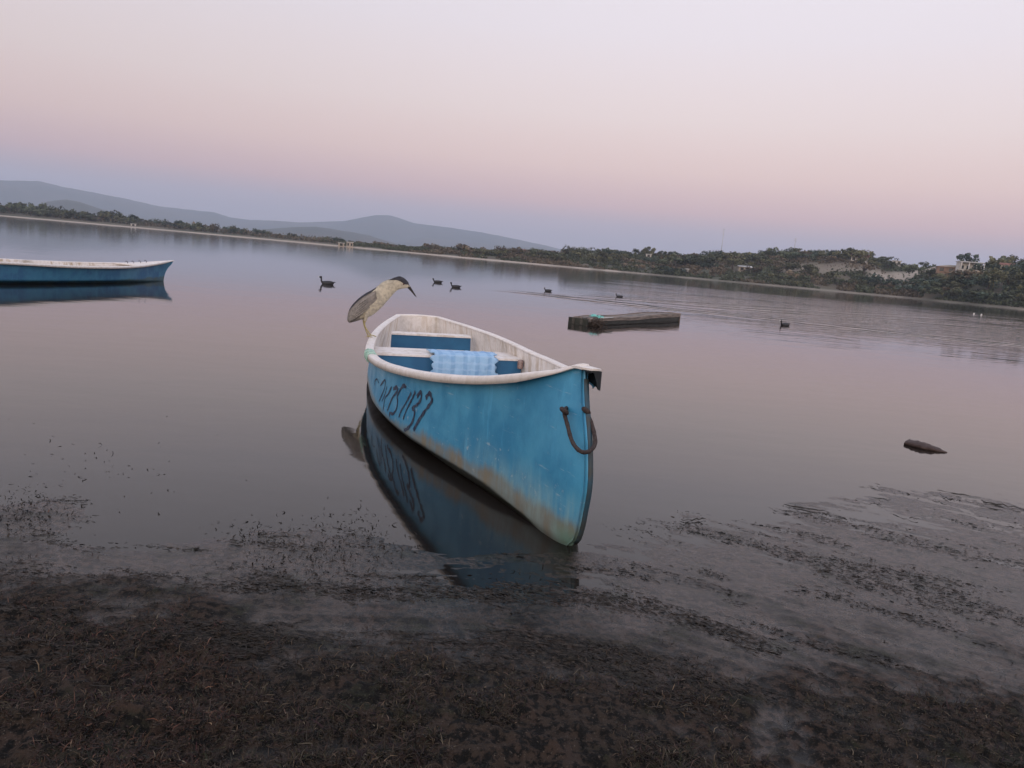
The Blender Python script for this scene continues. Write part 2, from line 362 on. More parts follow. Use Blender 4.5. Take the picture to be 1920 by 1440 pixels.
def fast_mesh(name, V, Q, mt, cols=None, smooth=True):
    me = bpy.data.meshes.new(name); k = Q.shape[1]
    me.vertices.add(len(V)); me.vertices.foreach_set('co', np.asarray(V, np.float32).ravel())
    me.loops.add(Q.size); me.loops.foreach_set('vertex_index', Q.ravel().astype(np.int32))
    me.polygons.add(len(Q)); me.polygons.foreach_set('loop_start', np.arange(0, Q.size, k, dtype=np.int32))
    try: me.polygons.foreach_set('loop_total', np.full(len(Q), k, dtype=np.int32))
    except Exception: pass
    me.update(calc_edges=True); me.validate()
    if smooth: me.polygons.foreach_set('use_smooth', [True]*len(me.polygons))
    me.materials.append(mt)
    if cols is not None:
        a = me.color_attributes.new('tint', 'FLOAT_COLOR', 'POINT'); c = np.ones((len(V), 4), np.float32); c[:, :3] = cols; a.data.foreach_set('color', c.ravel())
    o = bpy.data.objects.new(name, me); COL.objects.link(o); return o
def mud_mat():
    m, t, b = mat('wet_mud'); o = objco(t)
    sp = N(t, 'ShaderNodeSeparateXYZ'); t.links.new(o, sp.inputs[0])
    n1 = noise(t, 2.2, 6, o, .6); n2 = noise(t, 38, 6, o, .65); n3 = noise(t, 160, 3, o, .6); n4 = noise(t, 5.5, 5, o, .6)
    c = mix(t, mrange(t, n1.outputs[0], .38, .62), (.032, .0235, .0175), (.041, .027, .0205))
    c = mix(t, mrange(t, n4.outputs[0], .5, .66), c, (.016, .017, .010))
    c = mix(t, mrange(t, n2.outputs[0], .44, .56), c, (.005, .0045, .004))
    c = mix(t, mrange(t, n3.outputs[0], .60, .74), c, (.10, .082, .065))
    t.links.new(c, b.inputs['Base Color'])
    wet = mrange(t, mth(t, 'ADD', sp.outputs[2], mth(t, 'MULTIPLY', n4.outputs[0], .016)), .032, .010)
    t.links.new(mth(t, 'MULTIPLY_ADD', wet, -.66, .82), b.inputs['Roughness'])
    t.links.new(mth(t, 'MULTIPLY_ADD', wet, .30, .16), b.inputs['Specular IOR Level'])
    hh = mth(t, 'ADD', mth(t, 'MULTIPLY', n2.outputs[0], .6), mth(t, 'MULTIPLY', n3.outputs[0], .3))
    bp = bump(t, b, hh, .9, .016)
    t.links.new(mrange(t, wet, 0, 1, 1.0, .55), bp.inputs['Strength']); return m
mud = fast_mesh('mud_bank', np.stack([X_, Y_, Zm], -1).reshape(-1, 3), quads, mud_mat()); tag(mud, kind='structure')

# ---- scattered small dead weed over the bank and in the shallows
def tint_mat(name, rough=.7, spec=.3):
    m, t, b = mat(name); at = N(t, 'ShaderNodeAttribute', attribute_name='tint')
    t.links.new(at.outputs['Color'], b.inputs['Base Color']); b.inputs['Roughness'].default_value = rough; b.inputs['Specular IOR Level'].default_value = spec; return m
M_weed = tint_mat('dead_weed')
def blades(name, X, Y, Z, L, Wd, lift, colr, seed=0, th=None):
    """small bent strips: 3 cross-sections, 2 quads each"""
    g = np.random.default_rng(seed); n = len(X); th = g.uniform(0, 2*np.pi, n) if th is None else th; d = np.stack([np.cos(th), np.sin(th), 0*th], 1)
    s = np.stack([-np.sin(th), np.cos(th), g.normal(0, .4, n)], 1); el = lift
    P0 = np.stack([X, Y, Z-.003], 1); bend = g.normal(0, .28, (n, 1))
    P1 = P0+(d*np.cos(el)[:, None]+np.array([0, 0, 1])*np.sin(el)[:, None])*(L*.55)[:, None]
    d2 = d*np.cos(bend*2)+np.stack([-np.sin(th), np.cos(th), 0*th], 1)*np.sin(bend*2)
    P2 = P1+(d2*np.cos(el*.4)[:, None]+np.array([0, 0, 1])*np.sin(el*.4-.1)[:, None])*(L*.5)[:, None]
    w = Wd[:, None]; V = np.stack([P0-s*w*.8, P0+s*w*.8, P1-s*w, P1+s*w, P2-s*w*.25, P2+s*w*.25], 1).reshape(-1, 3)
    k = np.arange(n)*6; Q = np.concatenate([np.stack([k, k+1, k+3, k+2], 1), np.stack([k+2, k+3, k+5, k+4], 1)])
    o = fast_mesh(name, V, Q, M_weed, np.repeat(colr, 6, 0)); return o
def sample_bank(n, r0, r1, a0=-38, a1=38, seed=1):
    g = np.random.default_rng(seed); a = np.radians(g.uniform(a0, a1, n)); ir = g.uniform(1/r1, 1/r0, n); r = 1/ir
    return np.sin(a)*r, np.cos(a)*r, g
x, y, g = sample_bank(330000, 1.5, 3.6, seed=3)
z = mud_h(x, y); dens = sst(.001, .04, z)*sst(-.15, .25, fbm(x*5, y*5, 4, 77)+.25*fbm(x*1.2, y*1.2, 2, 5))*np.where(x > -.35, sst(2.55, 2.1, y+.12*fbm(x*3, y*3, 2, 19)), 1.)
k = g.uniform(0, 1, len(x)) < dens; x, y, z = x[k], y[k], z[k]; n = len(x)
c0 = np.array([.033, .023, .0145]); c = c0*np.exp(g.normal(-.35, .65, (n, 1)))*np.array([1, 1, 1])+g.normal(0, .003, (n, 3))
straw = g.uniform(0, 1, n) < np.where(y < 2.2, .022, .006); c[straw] = np.array([.14, .115, .08])*g.uniform(.4, 1.2, (straw.sum(), 1))
red = (x < -.6) & (g.uniform(0, 1, n) < .4); c[red] *= np.array([1.25, .8, .75])
tag(blades('dead_weed', x, y, z, g.gamma(3., .0042, n).clip(.004, .04)*np.where(y < 2.2, 1.1, .8), g.uniform(.0005, .0013, n), np.abs(g.normal(.35, .6, n)).clip(0, 1.3), c.clip(.004, .3), 5), kind='stuff')
# flat dark weed combed along the film of water
x, y, g = sample_bank(190000, 1.9, 5.2, seed=21); b = base_h(x, y); r_ = sst(-.6, .6, x); ang = -.5*r_+.05*(1-r_); p = x*np.cos(ang)+y*np.sin(ang); q = -x*np.sin(ang)+y*np.cos(ang)
pat = fbm(p*1.5+9, q*7, 4, 201, .6)+.25*fbm(x*9, y*9, 2, 77); z = mud_h(x, y)
k = (g.uniform(0, 1, len(x)) < sst(-.05, .45, pat)*.75*sst(-.012, .0, b)*sst(.05, .02, b)) & (z > -.006); x, y, z, ang = x[k], y[k], z[k], ang[k]; n = len(x)
tag(blades('combed_weed', x, y, np.maximum(z, 0)+.0035, g.gamma(2.2, .0065, n).clip(.004, .06), g.uniform(.0006, .0022, n), np.abs(g.normal(.02, .08, n)), np.array([.024, .019, .0145])*np.exp(g.normal(-.2, .5, (n, 1))), 31, ang+g.normal(0, .35, n)+np.where(g.random(n) < .5, np.pi, 0)), kind='stuff')
# sprigs poking out of the shallows
xs, ys = [], []
g = np.random.default_rng(12)
for (u, v, su, sv, n) in [(45, 965, 45, 24, 420), (110, 905, 90, 40, 45), (230, 850, 110, 40, 40), (180, 880, 60, 30, 40), (620, 1030, 60, 30, 420), (540, 1040, 60, 20, 200), (480, 1000, 40, 14, 130), (660, 990, 30, 22, 60),
                         (700, 1030, 40, 30, 200), (1500, 1000, 160, 40, 50), (1750, 1060, 140, 60, 70), (1300, 1090, 90, 30, 60), (1000, 1110, 70, 25, 120), (1240, 1000, 40, 12, 60)]:
    for _ in range(n):
        p = on_z(g.normal(u, su), g.normal(v, sv)); xs.append(p[0]); ys.append(p[1])
for _ in range(1100):
    t_ = g.random(); w_ = 2+12*t_; p = on_z(1124+t_*160+g.normal(0, 3), 980+46*t_**.8+g.normal(0, w_*.6)); xs.append(p[0]); ys.append(p[1])
xs = np.array(xs); ys = np.array(ys); n = len(xs); c = np.array([.022, .018, .014])*g.uniform(.5, 1.5, (n, 1))
tag(blades('water_weed', xs, ys, np.maximum(mud_h(xs, ys), .001), g.uniform(.008, .028, n), g.uniform(.0012, .003, n), np.where(xs > .2, .1, 1)*np.abs(g.normal(.3, .4, n)).clip(0, 1.2), c, 9), kind='stuff')
# long dark strands lying in the film of water on the right
mb = MB(); g = random.Random(5)
def strand(u0, v0, u1, v1, rad, wob=6, n=9):
    P = []
    for i in range(n):
        t = i/(n-1); p = on_z(u0+(u1-u0)*t+g.gauss(0, wob*.4), v0+(v1-v0)*t+g.gauss(0, wob*.5)); p[2] = g.uniform(-.001, .002); P.append(p)
    r = [max(.0012, rad*math.sin(math.pi*(.12+.8*i/(n-1)))*g.uniform(.6, 1.2)) for i in range(n)]
    mb.tube(P, r, 5)

for _ in range(26):
    u = g.uniform(1280, 1920); v = g.uniform(935, 1180)+(1920-u)*.02; l = g.uniform(8, 60)*(.6+.4*(u > 1500)); strand(u, v, u+l, v+l*g.uniform(.05, .42), g.uniform(.0008, .0022), 2, 8)
for (u0, v0, u1, v1, r) in [(1757, 919, 1820, 930, .005), (1760, 926, 1790, 940, .006), (1840, 938, 1920, 955, .006), (1470, 945, 1555, 960, .006), (1640, 932, 1668, 938, .005), (1280, 975, 1330, 972, .006), (1830, 1085, 1875, 1098, .006), (1600, 1080, 1665, 1092, .006)]:
    strand(u0, v0, u1, v1, r*.6, 2, 9); strand(u0+4, v0+5, u1-6, v1+5, r*.4, 2, 9); strand(u0-9, v0+9, u1-16, v1+8, r*.4, 2, 9)
M_strand = simple('wet_weed', (.012, .011, .010), (.03, .024, .018), .35, 60, .4, .002)
tag(mb.build('water_weed', M_strand), kind='stuff')

# ------------------------------------------------------------------ boats
def paint_mat(name, base, deep, scuff, grime, gz=(.02, .15), green=True, bright=1):
    m, t, b = mat(name); o = objco(t); sp = N(t, 'ShaderNodeSeparateXYZ'); t.links.new(o, sp.inputs[0])
    n1 = noise(t, 3.2, 5, o, .6); n2 = noise(t, 1.0, 6, mapv(t, o, (14, 14, 3.0)), .65); n3 = noise(t, 26, 5, o, .7); n4 = noise(t, 1, 4, mapv(t, o, (30, 30, 4)), .6)
    c = mix(t, mrange(t, n1.outputs[0], .36, .64), base, deep)
    c = mix(t, mth(t, 'MULTIPLY', mrange(t, n2.outputs[0], .54, .74), .45), c, tuple(min(1, x*1.35+.02) for x in base))
    c = mix(t, mth(t, 'MULTIPLY', mrange(t, n2.outputs[0], .44, .30), .35), c, deep)
    lowm = mrange(t, sp.outputs[2], .42, .12)
    sc = mth(t, 'MULTIPLY', mth(t, 'MULTIPLY', mrange(t, n3.outputs[0], .60, .68), mrange(t, n1.outputs[0], .46, .62)), mth(t, 'MULTIPLY_ADD', lowm, .4, .15))
    n6 = noise(t, 1, 5, mapv(t, o, (60, 60, 5)), .7); c = mix(t, mth(t, 'MULTIPLY', mrange(t, n6.outputs[0], .60, .72), mth(t, 'MULTIPLY_ADD', lowm, .35, .2)), c, tuple(x*.45 for x in deep))
    n7 = noise(t, 1, 5, mapv(t, o, (5, 5, 60), (.3, .5, 0)), .7); c = mix(t, mth(t, 'MULTIPLY', mrange(t, n7.outputs[0], .62, .72), .4), c, scuff)
    c = mix(t, sc, c, scuff)
    zr = mth(t, 'SUBTRACT', sp.outputs[2], mrange(t, sp.outputs[1], .1, .9, 0, .055 if green else 0))
    gr = mth(t, 'ADD', zr, mth(t, 'MULTIPLY', mth(t, 'SUBTRACT', n1.outputs[0], .5), .17))
    gr = mth(t, 'ADD', gr, mth(t, 'MULTIPLY', mth(t, 'SUBTRACT', n4.outputs[0], .5), .05))
    pal = mth(t, 'MULTIPLY', mth(t, 'MULTIPLY', mrange(t, sp.outputs[1], 1.3, .1), mrange(t, gr, .30, .08)), mrange(t, n2.outputs[0], .35, .65, .15, .75)); c = mix(t, pal if green else 0.0, c, (.30, .46, .46))
    gy = mrange(t, sp.outputs[1], 2.2, .1, .0, .075)      # the dirty band is wider towards the bow
    c = mix(t, mth(t, 'MULTIPLY', mrange(t, mth(t, 'SUBTRACT', gr, gy), gz[1], gz[0]), mrange(t, n2.outputs[0], .3, .7, .9, .5)), c, grime)
    if green:
        c = mix(t, mth(t, 'MULTIPLY', mth(t, 'MULTIPLY', mrange(t, sp.outputs[1], .10, -.05), mrange(t, sp.outputs[2], .14, .03)), .7), c, (.16, .34, .28))
        c = mix(t, mrange(t, mth(t, 'ADD', mth(t, 'ADD', zr, mth(t, 'MULTIPLY', mth(t, 'SUBTRACT', n1.outputs[0], .5), .03)), mrange(t, sp.outputs[1], .05, .35, .03, 0)), .022, .002), c, (.012, .014, .009))
    t.links.new(c, b.inputs['Base Color'])
    t.links.new(mrange(t, n1.outputs[0], .3, .7, .30, .52), b.inputs['Roughness'])
    hh = mth(t, 'ADD', mth(t, 'MULTIPLY', n1.outputs[0], 2.2), mth(t, 'MULTIPLY', n3.outputs[0], .25)); bump(t, b, hh, .35, .006); return m
def white_mat(name, dirt=.5):
    m, t, b = mat(name); o = objco(t)
    n1 = noise(t, 2.6, 6, o, .62); n2 = noise(t, 22, 5, o, .65); n3 = noise(t, 1, 5, mapv(t, o, (9, 9, 2.2)), .6)
    c = mix(t, mrange(t, n2.outputs[0], .4, .7), (.78, .74, .71), (.66, .62, .58))
    c = mix(t, mth(t, 'MULTIPLY', mrange(t, n3.outputs[0], .46, .68), dirt), c, (.42, .31, .19))
    c = mix(t, mth(t, 'MULTIPLY', mrange(t, n1.outputs[0], .55, .72), dirt*.8), c, (.30, .26, .20))
    t.links.new(c, b.inputs['Base Color']); b.inputs['Roughness'].default_value = .5
    bump(t, b, mth(t, 'ADD', n1.outputs[0], mth(t, 'MULTIPLY', n2.outputs[0], .3)), .5, .008); return m
M_blue = paint_mat('blue_hull_paint', (.066, .325, .53), (.036, .23, .42), (.55, .62, .64), (.22, .175, .10), (.01, .08))
M_blue2 = paint_mat('blue_hull_paint_faded', (.05, .20, .33), (.03, .12, .25), (.2, .35, .34), (.05, .08, .07), (.0, .06), False)
M_stem_shade = simple('stem_shade_blue', (.02, .07, .11), (.04, .05, .05), .6, 12, .3, .002)
M_white = white_mat('white_gelcoat', .18); M_inner = white_mat('white_inner_gelcoat', .62); M_rimw = white_mat('white_rim_gelcoat', .22); M_top2 = white_mat('dirty_gelcoat', 1.0)
M_seatblue = simple('blue_seat_paint', (.012, .10, .22), (.018, .13, .265), .5, 5, .2, .003)
M_seat_top = white_mat('worn_seat_top', .45); M_skirt_shade = simple('skirt_shade', (.012, .016, .02), (.02, .03, .035), .8, 10)

def build_boat(root, H, blue, hz_in=.03, rake_cap=True, white=M_white, rimw=M_rimw, inner=M_inner, lip=True):
    ys = np.concatenate([np.array([0, .006, .015, .03, .05, .08, .12, .17, .23, .3]), np.linspace(.4, H.L, 46)])
    tz = np.concatenate([np.linspace(1, 0, 17), -np.linspace(.12, 1, 9)**1.0])
    n = len(ys); V = []; prof = []
    for y in ys:
        Zt = float(H.sheer(y)); kz = float(H.keelz(y)); row = []
        for t_ in tz:
            z = Zt*t_ if t_ >= 0 else kz*(-t_)
            x, yy, _ = H.pt(y, z); row.append((float(x) if t_ > -1 else 0.0, float(yy), z))
        prof.append(row)
    m_ = len(tz); ring = 2*m_-1
    for row in prof:
        V += [p for p in row]+[(-p[0], p[1], p[2]) for p in row[-2::-1]]
    F = [(i*ring+j, i*ring+j+1, (i+1)*ring+j+1, (i+1)*ring+j) for i in range(n-1) for j in range(ring-1)]
    k = (n-1)*ring
    F = [f[::-1] for f in F]
    for j in range(m_-1): F.append((k+j, k+ring-1-j, k+ring-2-j, k+j+1) if j < m_-2 else (k+j, k+ring-1-j, k+j+1))
    F.append((0, ring-1, ring-2, 1))
    for j in range(1, m_-2): F.append((j, ring-1-j, ring-2-j, j+1))
    hull = mesh_obj('hull', V, F, blue, root)
    # inner skin
    zf = .035; V = []; ysi = ys[ys > .25]; tzi = np.linspace(1, 0, 12)
    for y in ysi:
        Zt = float(H.sheer(y))-.001
        for t_ in tzi:
            z = zf+(Zt-zf)*t_; x = max(float(H.pt(y, z)[0])-.022, .004); V.append((x, float(H.pt(y, z)[1]), z))
        V.append((0, V[-1][1], zf))
        for t_ in tzi[::-1]:
            z = zf+(Zt-zf)*t_; x = max(float(H.pt(y, z)[0])-.022, .004); V.append((-x, float(H.pt(y, z)[1]), z))
    # shift the last row forward so the transom has thickness
    rg = 2*len(tzi)+1; ni = len(ysi)
    for q in range(rg): a = V[(ni-1)*rg+q]; V[(ni-1)*rg+q] = (a[0], a[1]-.03, a[2])
    F = [(i*rg+j, i*rg+j+1, (i+1)*rg+j+1, (i+1)*rg+j) for i in range(ni-1) for j in range(rg-1)]
    k = (ni-1)*rg; F += [(k+j, k+j+1, k+rg-2-j, k+rg-1-j) for j in range(len(tzi)-1)]+[(k+len(tzi)-1, k+len(tzi), k+len(tzi)+1)]
    F += [(j, rg-1-j, rg-2-j, j+1) for j in range(len(tzi)-1)]
    mesh_obj('inner_shell', V, F, inner, root)
    # rim: a flange of folded section swept round the sheer
    yr = np.concatenate([np.array([.0, .02, .045, .08, .12, .17, .23, .3]), np.linspace(.4, H.L, 70)])
    xr = H.top(yr); side = np.stack([xr, H.pt(yr, H.sheer(yr))[1], H.sheer(yr)], 1)
    right = side[::-1]; left = side*np.array([-1, 1, 1]); path = np.concatenate([right, left]); npth = len(path)
    fl = H.rim(yr)-H.top(yr); fl = np.maximum(fl, .022); flw = np.concatenate([fl[::-1], fl])
    T = np.gradient(path, axis=0); T[:, 2] = 0; T /= np.linalg.norm(T, axis=1)[:, None]+1e-9
    O = np.stack([-T[:, 1], T[:, 0], 0*T[:, 0]], 1)
    if (O[5]*np.array([1, 0, 0])).sum() < 0: O = -O
    g = np.random.default_rng(3); wob = np.array([fbm(i*.35, .3, 3, 6) for i in range(npth)])
    V = []
    for i in range(npth):
        p = path[i]; o = O[i]; w = flw[i]*(1+.04*wob[i]); dz = .0012*wob[i]; drop = .034*(1+.05*wob[i])*(.2+.8*float(sst(.03, .4, path[i][1]-path[npth//2][1])))
        sec = [(-.024, -.012), (-.022, .001), (-.010, .0085), (w*.6, .009), (w-.006, .006), (w, -.002), (w+.001, -drop), (w-.005, -drop), (w-.007, -.006), (.0, -.008)]
        for a, z in sec:
            q = p+o*a; V.append((q[0], q[1], p[2]+z+dz))
    ns = 10; F = []
    for i in range(npth-1):
        for j in range(ns): F.append((i*ns+j, i*ns+(j+1) % ns, (i+1)*ns+(j+1) % ns, (i+1)*ns+j))
    F += [tuple(range(ns)), tuple((npth-1)*ns+j for j in range(ns))[::-1]]
    rim = mesh_obj('rim', V, F, rimw, root)
    if H is MAIN:
        zz_ = np.linspace(.70, .03, 24); sb_ = MB().tube([(.012, float(H.pt(0, z)[1])+.004, z) for z in zz_], [(.010, .012)]*24, 6, up=(0, 1, 0)); sb_.build('stem_shade_strip', M_stem_shade, root)  # dark strip added to stand for the shaded far side of the stem
    # transom rim
    b = float(H.top(H.L))+.03; zt = float(H.sheer(H.L))
    tb = MB(); P = [np.array([x, H.L+.004, zt+.012*math.cos(x*6)]) for x in np.linspace(-b, b, 11)]
    for p in P: p[2] += -.008
    tb.tube(P, [(.017, .030)]*11, 10, up=(0, 0, 1)); tb.build('transom_rim', rimw, root)
    return hull, rim
root = empty('fishing_boat'); root.matrix_world = Matrix.Translation((POSE[0], POSE[1], 0)) @ Matrix.Rotation(POSE[2], 4, 'Z') @ Matrix.Rotation(-POSE[3], 4, 'Y')
tag(root, 'large blue boat with white rim and hand-painted numbers, bow aground in the centre', 'boat', 'blue fishing boats with white rims')
build_boat(root, MAIN, M_blue)
# bow plate: white cap over the stem with a broken down-turned skirt
def bow_plate():
    zt = .738
    out = [(-.055, .13), (-.042, .08), (-.032, .03), (-.018, -.015), (.008, -.045), (.040, -.042), (.062, -.02), (.072, .02), (.070, .08), (.062, .14)]
    n = len(out); V = []; F = []
    prof = lambda x, y: zt+.004-.022*float(sst(.03, .15, y))-5.0*max(0, x-.03)**2-.10*max(0, -x-.02)
    for x, y in out: V.append((x, y, prof(x, y)+.010))
    for x, y in out: V.append((x, y, prof(x, y)))
    c = len(V); V += [(.01, .06, zt+.016), (.01, .06, zt+.004)]
    c2 = len(V); V += [(0, .15, zt-.012), (0, .15, zt-.024)]
    for i in range(n-1):
        F.append((i, i+1, c)); F.append((n+i+1, n+i, c+1)); F.append((i, n+i, n+i+1, i+1))
    F += [(c, n-1, c2), (0, c, c2), (c+1, c2+1, 2*n-1), (n, c2+1, c+1)]
    p = mesh_obj('bow_plate', V, F, M_rimw, root, smooth=False)
    # skirt: the shade under the white lip is put into its near-black colour
    s = smoothpath([(-.018, -.016, 0), (.008, -.047, 0), (.041, -.044, 0), (.064, -.02, 0), (.074, .02, 0), (.072, .08, 0), (.064, .14, 0)], 30)
    V = []; F = []
    for i, q in enumerate(s):
        t = i/29; depth = .004+.072*float(sst(.2, .42, t))*(1-.5*float(sst(.7, 1., t)))+.006*vnoise(i*.9, 0, 4)
        z = prof(q[0], q[1])+.002; nx, ny = q[0]-.01, q[1]-.06; l = math.hypot(nx, ny)
        ix, iy = q[0]-nx/l*.005, q[1]-ny/l*.005
        V += [(q[0], q[1], z), (q[0], q[1], z-depth), (ix, iy, z-depth), (ix, iy, z)]
    for i in range(29):
        for j in range(4): F.append((i*4+j, i*4+(j+1) % 4, i*4+4+(j+1) % 4, i*4+4+j))
    F += [(0, 1, 2, 3), (116, 119, 118, 117)]
    mesh_obj('skirt', V, F, M_skirt_shade, p, smooth=False)
bow_plate()
# thwart across the middle and the box seat at the stern
def half_in(y, z): return float(MAIN.pt(y, z)[0])-.026
def seat(name, y0, y1, zt, h, wf=1.0, bottom=.04):
    w0, w1 = half_in(y0, zt)*wf, half_in(y1, zt)*wf
    top = MB(); z = zt
    top.add([(-w0, y0-.012, z), (w0, y0-.012, z), (w1, y1, z), (-w1, y1, z), (-w0, y0-.012, z+.018), (w0, y0-.012, z+.018), (w1, y1, z+.018), (-w1, y1, z+.018)],
            [(0, 3, 2, 1), (4, 5, 6, 7), (0, 1, 5, 4), (1, 2, 6, 5), (2, 3, 7, 6), (3, 0, 4, 7)])
    t = top.build(name, M_seat_top, root, False)
    wb = min(half_in(y0, zt-h)*wf, w0)
    fr = MB(); fr.add([(-wb, y0, zt-h), (wb, y0, zt-h), (w0-.004, y0, zt-.001), (-w0+.004, y0, zt-.001), (-wb, y0+.02, zt-h), (wb, y0+.02, zt-h), (w0-.004, y0+.02, zt-.001), (-w0+.004, y0+.02, zt-.001)],
           [(0, 1, 2, 3), (5, 4, 7, 6), (0, 4, 5, 1), (3, 2, 6, 7), (1, 5, 6, 2), (0, 3, 7, 4)])
    fr.build('seat_front', M_seatblue, t, False)
    return t
seat('thwart', 3.72, 4.14, .25, .19); seat('stern_seat', 5.06, 5.22, .285, .19, .86)
# ribs of hand-laid stringers inside
mb = MB()
for sx in (-1, 1):
    mb.tube([(sx*(half_in(y, .22)+.012), y, .22+(float(MAIN.sheer(y))-.37)*.4) for y in np.linspace(.6, 6.2, 40)], [(.012, .008)]*40, 6)
mb.build('stringer', M_inner, root)
# registration painted by hand on the side
GL = [('C', [(2.471, 0.235), (2.565, 0.246), (2.66, 0.209), (2.628, 0.19)], .008), ('N', [(2.392, 0.23), (2.258, 0.293), (2.25, 0.235), (2.376, 0.124)], .009),
 ('0', [(2.187, 0.263), (2.211, 0.209), (2.282, 0.144)], .008), ('1', [(2.062, 0.284), (2.124, 0.226), (2.203, 0.178), (2.211, 0.095)], .009),
 ('7', [(2.014, 0.279), (1.943, 0.302), (1.928, 0.281), (2.022, 0.215), (2.101, 0.119)], .013), ('5', [(1.763, 0.337), (1.825, 0.334), (1.912, 0.256), (1.896, 0.225), (1.904, 0.177), (1.959, 0.131), (2.038, 0.119), (2.03, 0.096)], .013),
 ('1', [(1.668, 0.322), (1.739, 0.248), (1.81, 0.182), (1.841, 0.134)], .011), ('1', [(1.605, 0.342), (1.652, 0.284), (1.715, 0.211), (1.763, 0.141)], .012),
 ('3', [(1.574, 0.317), (1.526, 0.356), (1.511, 0.324), (1.55, 0.281), (1.629, 0.237), (1.589, 0.229), (1.605, 0.167), (1.652, 0.121), (1.707, 0.087), (1.731, 0.084)], .014),
 ('7', [(1.448, 0.336), (1.401, 0.374), (1.377, 0.356), (1.369, 0.333), (1.448, 0.26), (1.519, 0.191), (1.582, 0.117)], .015)]
M_ink = simple('dark_hand_paint', (.012, .016, .05), (.05, .075, .12), .6, 40, .1, .001)
def surfL(y, z): x, yy, zz = MAIN.pt(y, z); return np.array([-float(x), float(yy), float(z)])
for ch, pts, w in GL:
    P = smoothpath([(a-.085, b+.006, 0) for a, b in pts], len(pts)*5); V = []; F = []; k = len(P); 
    for i, (a, b, _) in enumerate(P):
        s0 = surfL(a, b); n_ = np.cross(surfL(a+.01, b)-s0, surfL(a, b+.01)-s0); n_ /= np.linalg.norm(n_)
        if n_[0] > 0: n_ = -n_
        d = P[min(i+1, k-1)]-P[max(i-1, 0)]; tg = surfL(a+d[0], b+d[1])-s0 if abs(d).sum() > 1e-6 else np.array([0, 1., 0]); tg /= np.linalg.norm(tg)+1e-9
        sd_ = np.cross(tg, n_); ww = w*.8*(.8+.35*vnoise(i*.7, a*9, 2))*(1.25 if b > pts[0][1]-.04 else 1); c0 = s0+n_*.0025
        V += [c0-sd_*ww, c0+sd_*ww]
    for i in range(k-1): F.append((2*i, 2*i+1, 2*i+3, 2*i+2))
    mesh_obj('painted_character', V, F, M_ink, root, smooth=False)

# plaid cloth folded over the thwart, rope loop and green cord: things of their own
Mw = root.matrix_world.copy()
def plaid():
    m, t, b = mat('plaid_cloth'); o = objco(t); sp = N(t, 'ShaderNodeSeparateXYZ'); t.links.new(o, sp.inputs[0])
    sx = mrange(t, mth(t, 'SINE', mth(t, 'MULTIPLY', sp.outputs[0], 58)), .2, .75); s2 = mrange(t, mth(t, 'SINE', mth(t, 'MULTIPLY', mth(t, 'ADD', sp.outputs[1], mth(t, 'MULTIPLY', sp.outputs[2], -1)), 110)), .2, .8)
    nn = noise(t, 9, 4, o)
    c = mix(t, mth(t, 'MULTIPLY', sx, .4), (.30, .50, .72), (.12, .28, .50)); c = mix(t, mth(t, 'MULTIPLY', s2, .35), c, (.42, .60, .82))
    c = mix(t, mth(t, 'MULTIPLY', mrange(t, nn.outputs[0], .5, .7), .5), c, (.09, .24, .5))
    t.links.new(c, b.inputs['Base Color']); b.inputs['Roughness'].default_value = .75; return m
mb = MB(); 
V = []; nx, ny = 34, 26
for j in range(ny+1):
    for i in range(nx+1):
        s_ = i/nx; x = -.155+.565*s_; d = .60-.60*j/ny+.0      # arc length from the front hem to the back edge
        notch = .016*(math.sin(d*60)+.6*math.sin(d*37+1)) if i in (0, nx) else 0
        x += notch*(1 if i else -1)+.010*vnoise(d*9, i*.15, 2)
        f_ = .010*math.sin(s_*23+d*3)+.012*fbm(s_*6, d*7, 3, 4)
        if j <= 13: y, z = 3.690-.016-abs(f_)*.9-.010*math.sin(j/13*math.pi), .085+.20*(j/13)**.9
        else: y, z = 3.690+.26*(j-13)/13+.02*vnoise(i*.4, j, 5)*(j == ny), .289+.35*abs(f_)+.006*math.sin(math.pi*(j-13)/13)
        V.append((x, y, z))
n0 = len(V); V += [(a, b_, c_-.010) for a, b_, c_ in V]
F = [(j*(nx+1)+i, j*(nx+1)+i+1, (j+1)*(nx+1)+i+1, (j+1)*(nx+1)+i) for j in range(ny) for i in range(nx)]; F += [tuple(n0+q for q in f[::-1]) for f in F]
for i in range(nx): F += [(i, n0+i, n0+i+1, i+1), (ny*(nx+1)+i, ny*(nx+1)+i+1, n0+ny*(nx+1)+i+1, n0+ny*(nx+1)+i)]
for j in range(ny): a = j*(nx+1); b_ = a+nx; F += [(a, a+nx+1, n0+a+nx+1, n0+a), (b_, n0+b_, n0+b_+nx+1, b_+nx+1)]
mb.add(V, F)
cl = mb.build('plaid_cloth', plaid()); cl.matrix_world = Mw; tag(cl, 'light blue plaid cloth folded over the middle seat of the centre boat', 'cloth')
